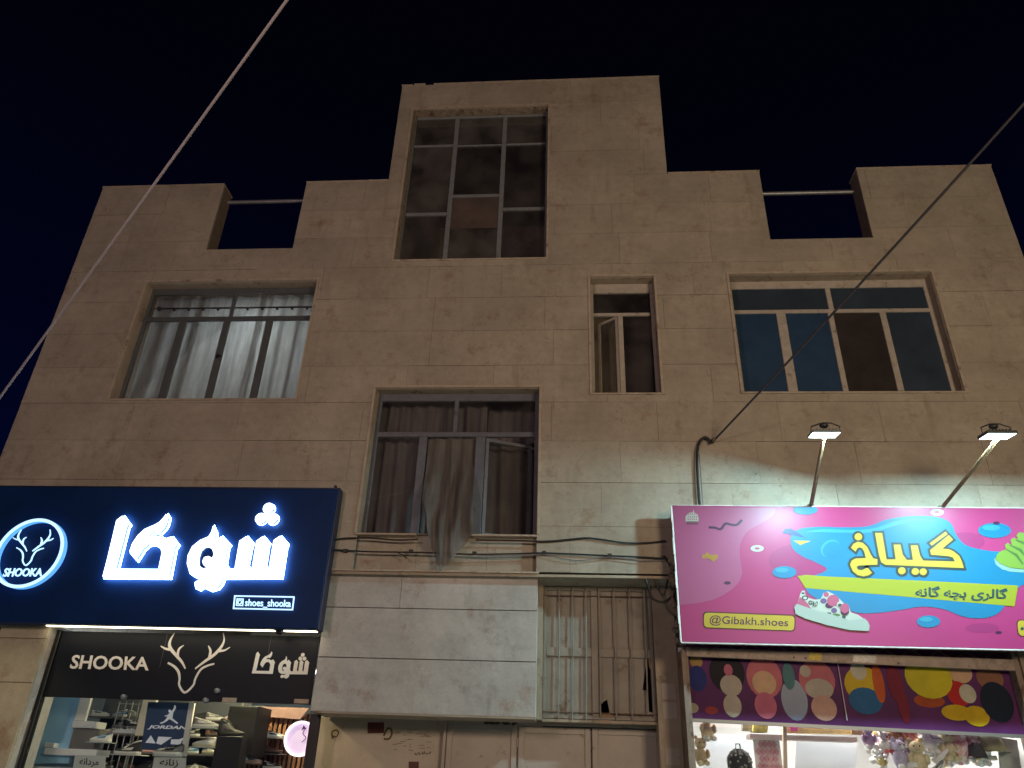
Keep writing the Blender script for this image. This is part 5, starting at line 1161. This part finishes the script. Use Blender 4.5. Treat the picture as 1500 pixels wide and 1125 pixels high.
TOYS = [('cream soft toy at the upper left end of the toy shop glass', fz('cream', (.68, .58, .36)), fz('white', (.75, .73, .7)), (1037, 1086), .45, 1.0, .3, 'round'),
 ('beige soft toy low at the left end of the toy shop glass', fz('beige', (.55, .42, .28)), fz('cream', (.68, .58, .36)), (1028, 1122), .45, .95, .2, 'round'),
 ('lilac soft toy above the orange paper bag', fz('lilac', (.60, .42, .60)), fz('white', (.75, .73, .7)), (1275, 1098), .55, .85, 0, 'long'),
 ('white and red soft toy right of the lilac one', fz('white', (.75, .73, .7)), fz('red', (.55, .12, .12)), (1299, 1104), .5, .75, .4, 'round'),
 ('brown soft toy standing tall beside the coral one', fz('brown', (.42, .24, .12)), fz('beige', (.55, .42, .28)), (1313, 1100), .6, 1.05, 0, 'long'),
 ('coral soft toy at the top of the heap', fz('coral', (.70, .28, .24)), fz('white', (.75, .73, .7)), (1331, 1094), .65, 1.1, -.2, 'round'),
 ('lavender soft toy at the bottom of the heap', fz('lavender', (.50, .45, .60)), fz('white', (.75, .73, .7)), (1322, 1128), .42, 1.0, .3, 'round'),
 ('bright white soft toy in the middle of the heap', fz('bright', (.82, .82, .82)), fz('white', (.75, .73, .7)), (1361, 1106), .5, 1.1, .5, 'round'),
 ('second white soft toy up under the rail', fz('bright', (.82, .82, .82)), fz('white', (.75, .73, .7)), (1382, 1092), .6, 1.0, -.4, 'long'),
 ('straw coloured soft toy right of the white ones', fz('straw', (.58, .52, .32)), fz('cream', (.68, .58, .36)), (1395, 1116), .48, 1.05, 0, 'round'),
 ('rose pink soft toy hanging high at the right', fz('rose', (.66, .22, .26)), fz('pinkish', (.7, .4, .4)), (1407, 1090), .6, 1.05, .2, 'round'),
 ('pale pink soft toy left of the black cap', fz('pinkish', (.7, .4, .4)), fz('white', (.75, .73, .7)), (1413, 1116), .5, 1.1, .1, 'long'),
 ('ivory soft toy just right of the rose pink one', fz('ivory', (.70, .68, .55)), fz('white', (.75, .73, .7)), (1426, 1092), .55, .8, .3, 'round'),
 ('cream soft toy at the very bottom centre of the heap', fz('cream', (.68, .58, .36)), fz('beige', (.55, .42, .28)), (1350, 1134), .4, 1.1, -.3, 'round'),
 ('small red soft toy touching the rail', fz('red', (.55, .12, .12)), fz('white', (.75, .73, .7)), (1303, 1074), .7, .5, 0, 'round')]
for a in TOYS: toy(*a)
rr = random.Random(21)
SMALL = ['tiny white figure', 'tiny silver figure', 'tiny mint figure', 'tiny yellow figure', 'tiny pink figure', 'tiny orange figure']
SMC = [(.8, .8, .8), (.5, .52, .55), (.4, .6, .55), (.68, .58, .25), (.7, .35, .42), (.65, .3, .14)]
WHERE = ['left of the heap', 'inside the heap', 'beside the white toys', 'near the rose toy', 'below the black cap', 'at the far right']
for i in range(30):
    k_ = i % 6; w_ = i//5
    px = (1290+w_*33+rr.uniform(-8, 20), 1082+rr.uniform(-6, 44)); toy(SMALL[k_]+' '+WHERE[w_], fz('small%d' % k_ if False else ['snow', 'silver', 'mint', 'sunny', 'blush', 'amber'][k_], SMC[k_]), fz('white', (.75, .73, .7)), px, rr.uniform(.7, 1.1), rr.uniform(.4, .7), rr.uniform(-1, 1), rr.choice(['round', 'long']), 'small figures among the soft toys')
BIG = [('honey', (.62, .42, .20)), ('rosy', (.68, .35, .38)), ('foam', (.60, .68, .64)), ('chalk', (.78, .77, .74)), ('plum', (.36, .25, .40)), ('butter', (.70, .62, .40))]
rr = random.Random(33)
ROWN = ['in the top row at the back', 'in the lower row at the back']
for r_ in range(2):
    for k_ in range(6):
        px = (1292+k_*30+rr.uniform(-6, 6), 1094+r_*28+rr.uniform(-4, 4))
        toy('larger %s coloured soft toy %s' % (BIG[(k_+r_*3) % 6][0], ROWN[r_]), fz(BIG[(k_+r_*3) % 6][0], BIG[(k_+r_*3) % 6][1]), fz('white', (.75, .73, .7)), px, rr.uniform(.95, 1.25), rr.uniform(1.1, 1.4), rr.uniform(-.6, .6), 'round' if k_ % 2 else 'long', 'larger soft toys at the back')
KS = [('silver child shoe at the top of the heap', mgr, (1372, 1086), .5), ('white child shoe left of the straw toy', mw, (1382, 1110), .44), ('white child shoe tucked beside the lavender toy', mw, (1347, 1122), .38), ('silver child shoe low beside the straw toy', mgr, (1378, 1126), .4), ('pink child shoe under the rose toy', mpink, (1412, 1098), .46)]
for lab, m_, px, Y in KS: put(shoe(lab, mw, m_, mw, 'child shoes in the pink shop', cat='child shoe'), px, Y, 30, rr.uniform(-.6, .6), rr.uniform(-.9, .3))
# paper bag, backpack, caps
X, Z = at(1277, 1100, .5)
t = bag('orange brown paper bag below the lilac toy', (X, .5, Z-.34), .22, .34, .12, mat('paper_orange', (.60, .27, .14), .7), 'paper bag', pocket=False)
X, Z = at(1081, 1094, .5)
BP = thing('backpack', 'black backpack with white dots behind the left of the toy shop glass', 'backpack', (X, .5, Z-.42))
q = MB(); q.grid(lambda u, v: (X+.135*cos(2*pi*u)*min(1, (1.02-v)*4)**.4, .5+.08*sin(2*pi*u)*min(1, (1.02-v)*4)**.5, Z-.42+.40*v), 28, 14); q.build('body', mat('backpack_black', (.018, .018, .022), .6), BP)
q = MB(); q.ball((X, .43, Z-.30), (.105, .05, .10), 14, 8); q.build('pocket', MATS['backpack_black'], BP)
q = MB(); q.tube([(X-.03, .5, Z-.03), (X-.02, .5, Z+.03), (X+.02, .5, Z+.03), (X+.03, .5, Z-.03)], .008, 6); q.build('handle', MATS['backpack_black'], BP)
q = MB(); rr = random.Random(2)
for i in range(60):
    a = rr.uniform(pi*1.05, pi*1.95); v_ = rr.uniform(.05, .93); k_ = min(1, (1.02-v_)*4); q.ball((X+.137*cos(a)*k_**.4, .5+.082*sin(a)*k_**.5, Z-.42+.40*v_), (.011, .006, .013), 8, 5)
for i in range(22):
    a = rr.uniform(-1.2, 1.2); b_ = rr.uniform(-1, 1); q.ball((X+.105*sin(a)*cos(b_), .43-.05*cos(a)*cos(b_), Z-.30+.10*sin(b_)), (.011, .006, .012), 8, 5)
do = q.build('dots', M_PW2, BP); do['kind'] = 'stuff'
def cap(label, px, Y, m_, s):
    X, Z = at(*px, Y); t = thing('cap', label, 'cap', (X, Y, Z)); q = MB()
    q.grid(lambda u, v: (X+s*.09*cos(2*pi*u)*cos(v*pi/2), Y+s*.10*sin(2*pi*u)*cos(v*pi/2), Z+s*.12*sin(v*pi/2)), 20, 8); q.build('crown', m_, t)
    q = MB(); q.grid(lambda u, v: (X+s*.085*cos(pi+pi*u)*(1-.0*v), Y+s*(-.05-.10*v)*sin(pi*u)-s*.02, Z-.01*v*s), 12, 4); q.build('visor', m_, t)
cap('black cap right of the pale pink toy', (1429, 1110), .5, mat('cap_black', (.04, .045, .05), .7), 1.3)
cap('olive sun hat at the right end of the toy shop', (1452, 1100), .55, mat('hat_olive', (.26, .28, .16), .8, vary=(9, .3)), 1.7)
slab(((1442, 1106), (1462, 1114)), .5, .1, mat('pale_box', (.6, .62, .58), .6), 'box', 'small pale box below the olive hat', 'box')
slab(((1395, 1066), (1440, 1070)), .8, .1, mat('dark_rail_box', (.08, .08, .09), .5), 'rail', 'dark rail above the toys at the right', 'rail')
ppx('partition', [(1462, 1080), (1490, 1084), (1500, 1150), (1468, 1146)], .45, .03, mat('grey_partition', (.38, .40, .38), .5), 'grey green partition at the right end of the toy shop', 'partition')

# ================================================================== CABLES
M_CAB = mat('cable_black', (.018, .017, .018), .55); M_CABG = mat('cable_grey', (.17, .15, .16), .6)
def cable(px_pts, Y, r, label, m_=M_CAB, cat='cable', n=6, group=None, name='cable', clips=()):
    P = [(*at(px, py, y if y is not None else Y), y if y is not None else Y) for px, py, y in [(p+(None,))[:3] for p in px_pts]]
    W_ = spline([Vector((x, y, z)) for x, z, y in P], n)
    q = MB(); q.tube(W_, r, 8)
    for (a, b_) in clips: X, Z = at(a, b_, Y); q.box(X-.025, X+.025, Y-.02, Y+.02, Z-.016, Z+.022)
    return q.build(name, m_, None, label, cat, group)
cable([(486, 806, -.10), (488, 794), (500, 789), (540, 788), (580, 791), (612, 790)], -.03, .011, 'black cable entering from the blue sign below the window sill')
cable([(697, 791), (760, 792), (800, 793), (835, 790), (858, 788), (880, 790), (915, 795), (950, 795), (975, 792)], -.03, .011, 'upper black cable running right to the pink sign')
cable([(486, 805), (540, 808), (602, 809), (640, 810), (694, 812), (760, 811), (797, 810), (850, 812), (893, 814), (940, 816), (972, 818)], -.035, .010, 'long black clipped cable under the middle window', clips=[(506, 807), (602, 808), (695, 811), (797, 810), (893, 814), (972, 817)])
cable([(694, 813), (730, 814), (797, 812), (820, 817), (850, 821), (893, 816), (940, 821), (975, 820)], -.045, .005, 'thin slack wire looping below the clipped cable', M_CABG)
cable([(583, 810), (590, 813), (596, 818)], -.04, .006, 'short cut wire end under the window')
cable([(945, 848), (950, 860), (955, 875), (968, 882), (980, 878), (986, 870)], -.06, .015, 'thick black cable loop at the corner beside the pink sign')
cable([(958, 848), (964, 862), (972, 872), (978, 850)], -.07, .010, 'thin black cable coil beside the pink sign')
cable([(976, 820), (982, 832), (985, 850), (983, 868)], -.08, .008, 'dangling black wire end beside the pink sign')
cable([(1025, 742), (1022, 700), (1021, 668), (1024, 650), (1031, 641), (1038, 643), (1041, 650)], -.05, .017, 'thick black conduit rising from the pink sign and bent over at its top', cat='conduit')
cable([(1030, 742), (1027, 700), (1024, 665)], -.08, .007, 'thin wire beside the black conduit', M_CABG)
# overhead wires: anchored on the wall, running out over the street
def wire(p0, p1, sag, r, label, m_):
    a, b_ = Vector(p0), Vector(p1); P = [a.lerp(b_, i/24)-Vector((0, 0, sag*4*(i/24)*(1-i/24))) for i in range(25)]
    return MB().tube(P, r, 8).build('overhead_wire', m_, None, label, 'overhead wire')
x0_, z0_ = at(1046, 645, -.05)
def at3(px, py, Y): x, z = at(px, py, Y); return Vector((x, Y, z))
A3 = at3(1046, 645, -.05); B3 = at3(1500, 131, -4.2); B4 = A3+(B3-A3)*2.2
wire(A3, B4, .12, .013, 'dark overhead wire running from the wall conduit up to the right', mat('wire_dark', (.045, .04, .045), .55))
q = MB(); q.ball(at3(1045, 645, -.05), (.03, .05, .03), 8, 6); q.build('wire_anchor', M_IRON, None, 'small anchor holding the right overhead wire to the wall', 'anchor')
C3 = at3(0, 577, -2.2); D3 = at3(416, 0, -5.2); e_ = (D3-C3)
wire(C3-e_*1.2, D3+e_*1.0, .10, .0125, 'pale grey overhead wire crossing the upper left corner', mat('wire_grey', (.38, .33, .34), .6))

# ================================================================== STREET LAMPS AND ADDED FILL LAMP (behind and beside the viewer)
for P, lab in ((LAMP_A, 'low street lamp behind the viewer on the right'), (LAMP_B, 'street lamp standing off to the left of the building'), (FILL_C, 'added fill lamp behind the viewer on the left')):
    t = thing('street_or_fill_lamp', lab, 'street lamp', (P.x, P.y-1.2, 0))
    q = MB(); q.tube([(P.x, P.y-1.2, 0), (P.x, P.y-1.2, P.z*.6), (P.x, P.y-1.15, P.z+.1), (P.x, P.y-.7, P.z+.28), (P.x, P.y-.3, P.z+.3)], [.07, .06, .05, .04, .035], 10); q.build('pole', M_METAL, t)
    q = MB(); q.ball((P.x, P.y-.1, P.z+.30), (.16, .34, .07), 14, 8); q.build('lamp_head', mat('lamp_grey', (.2, .2, .2), .5), t)
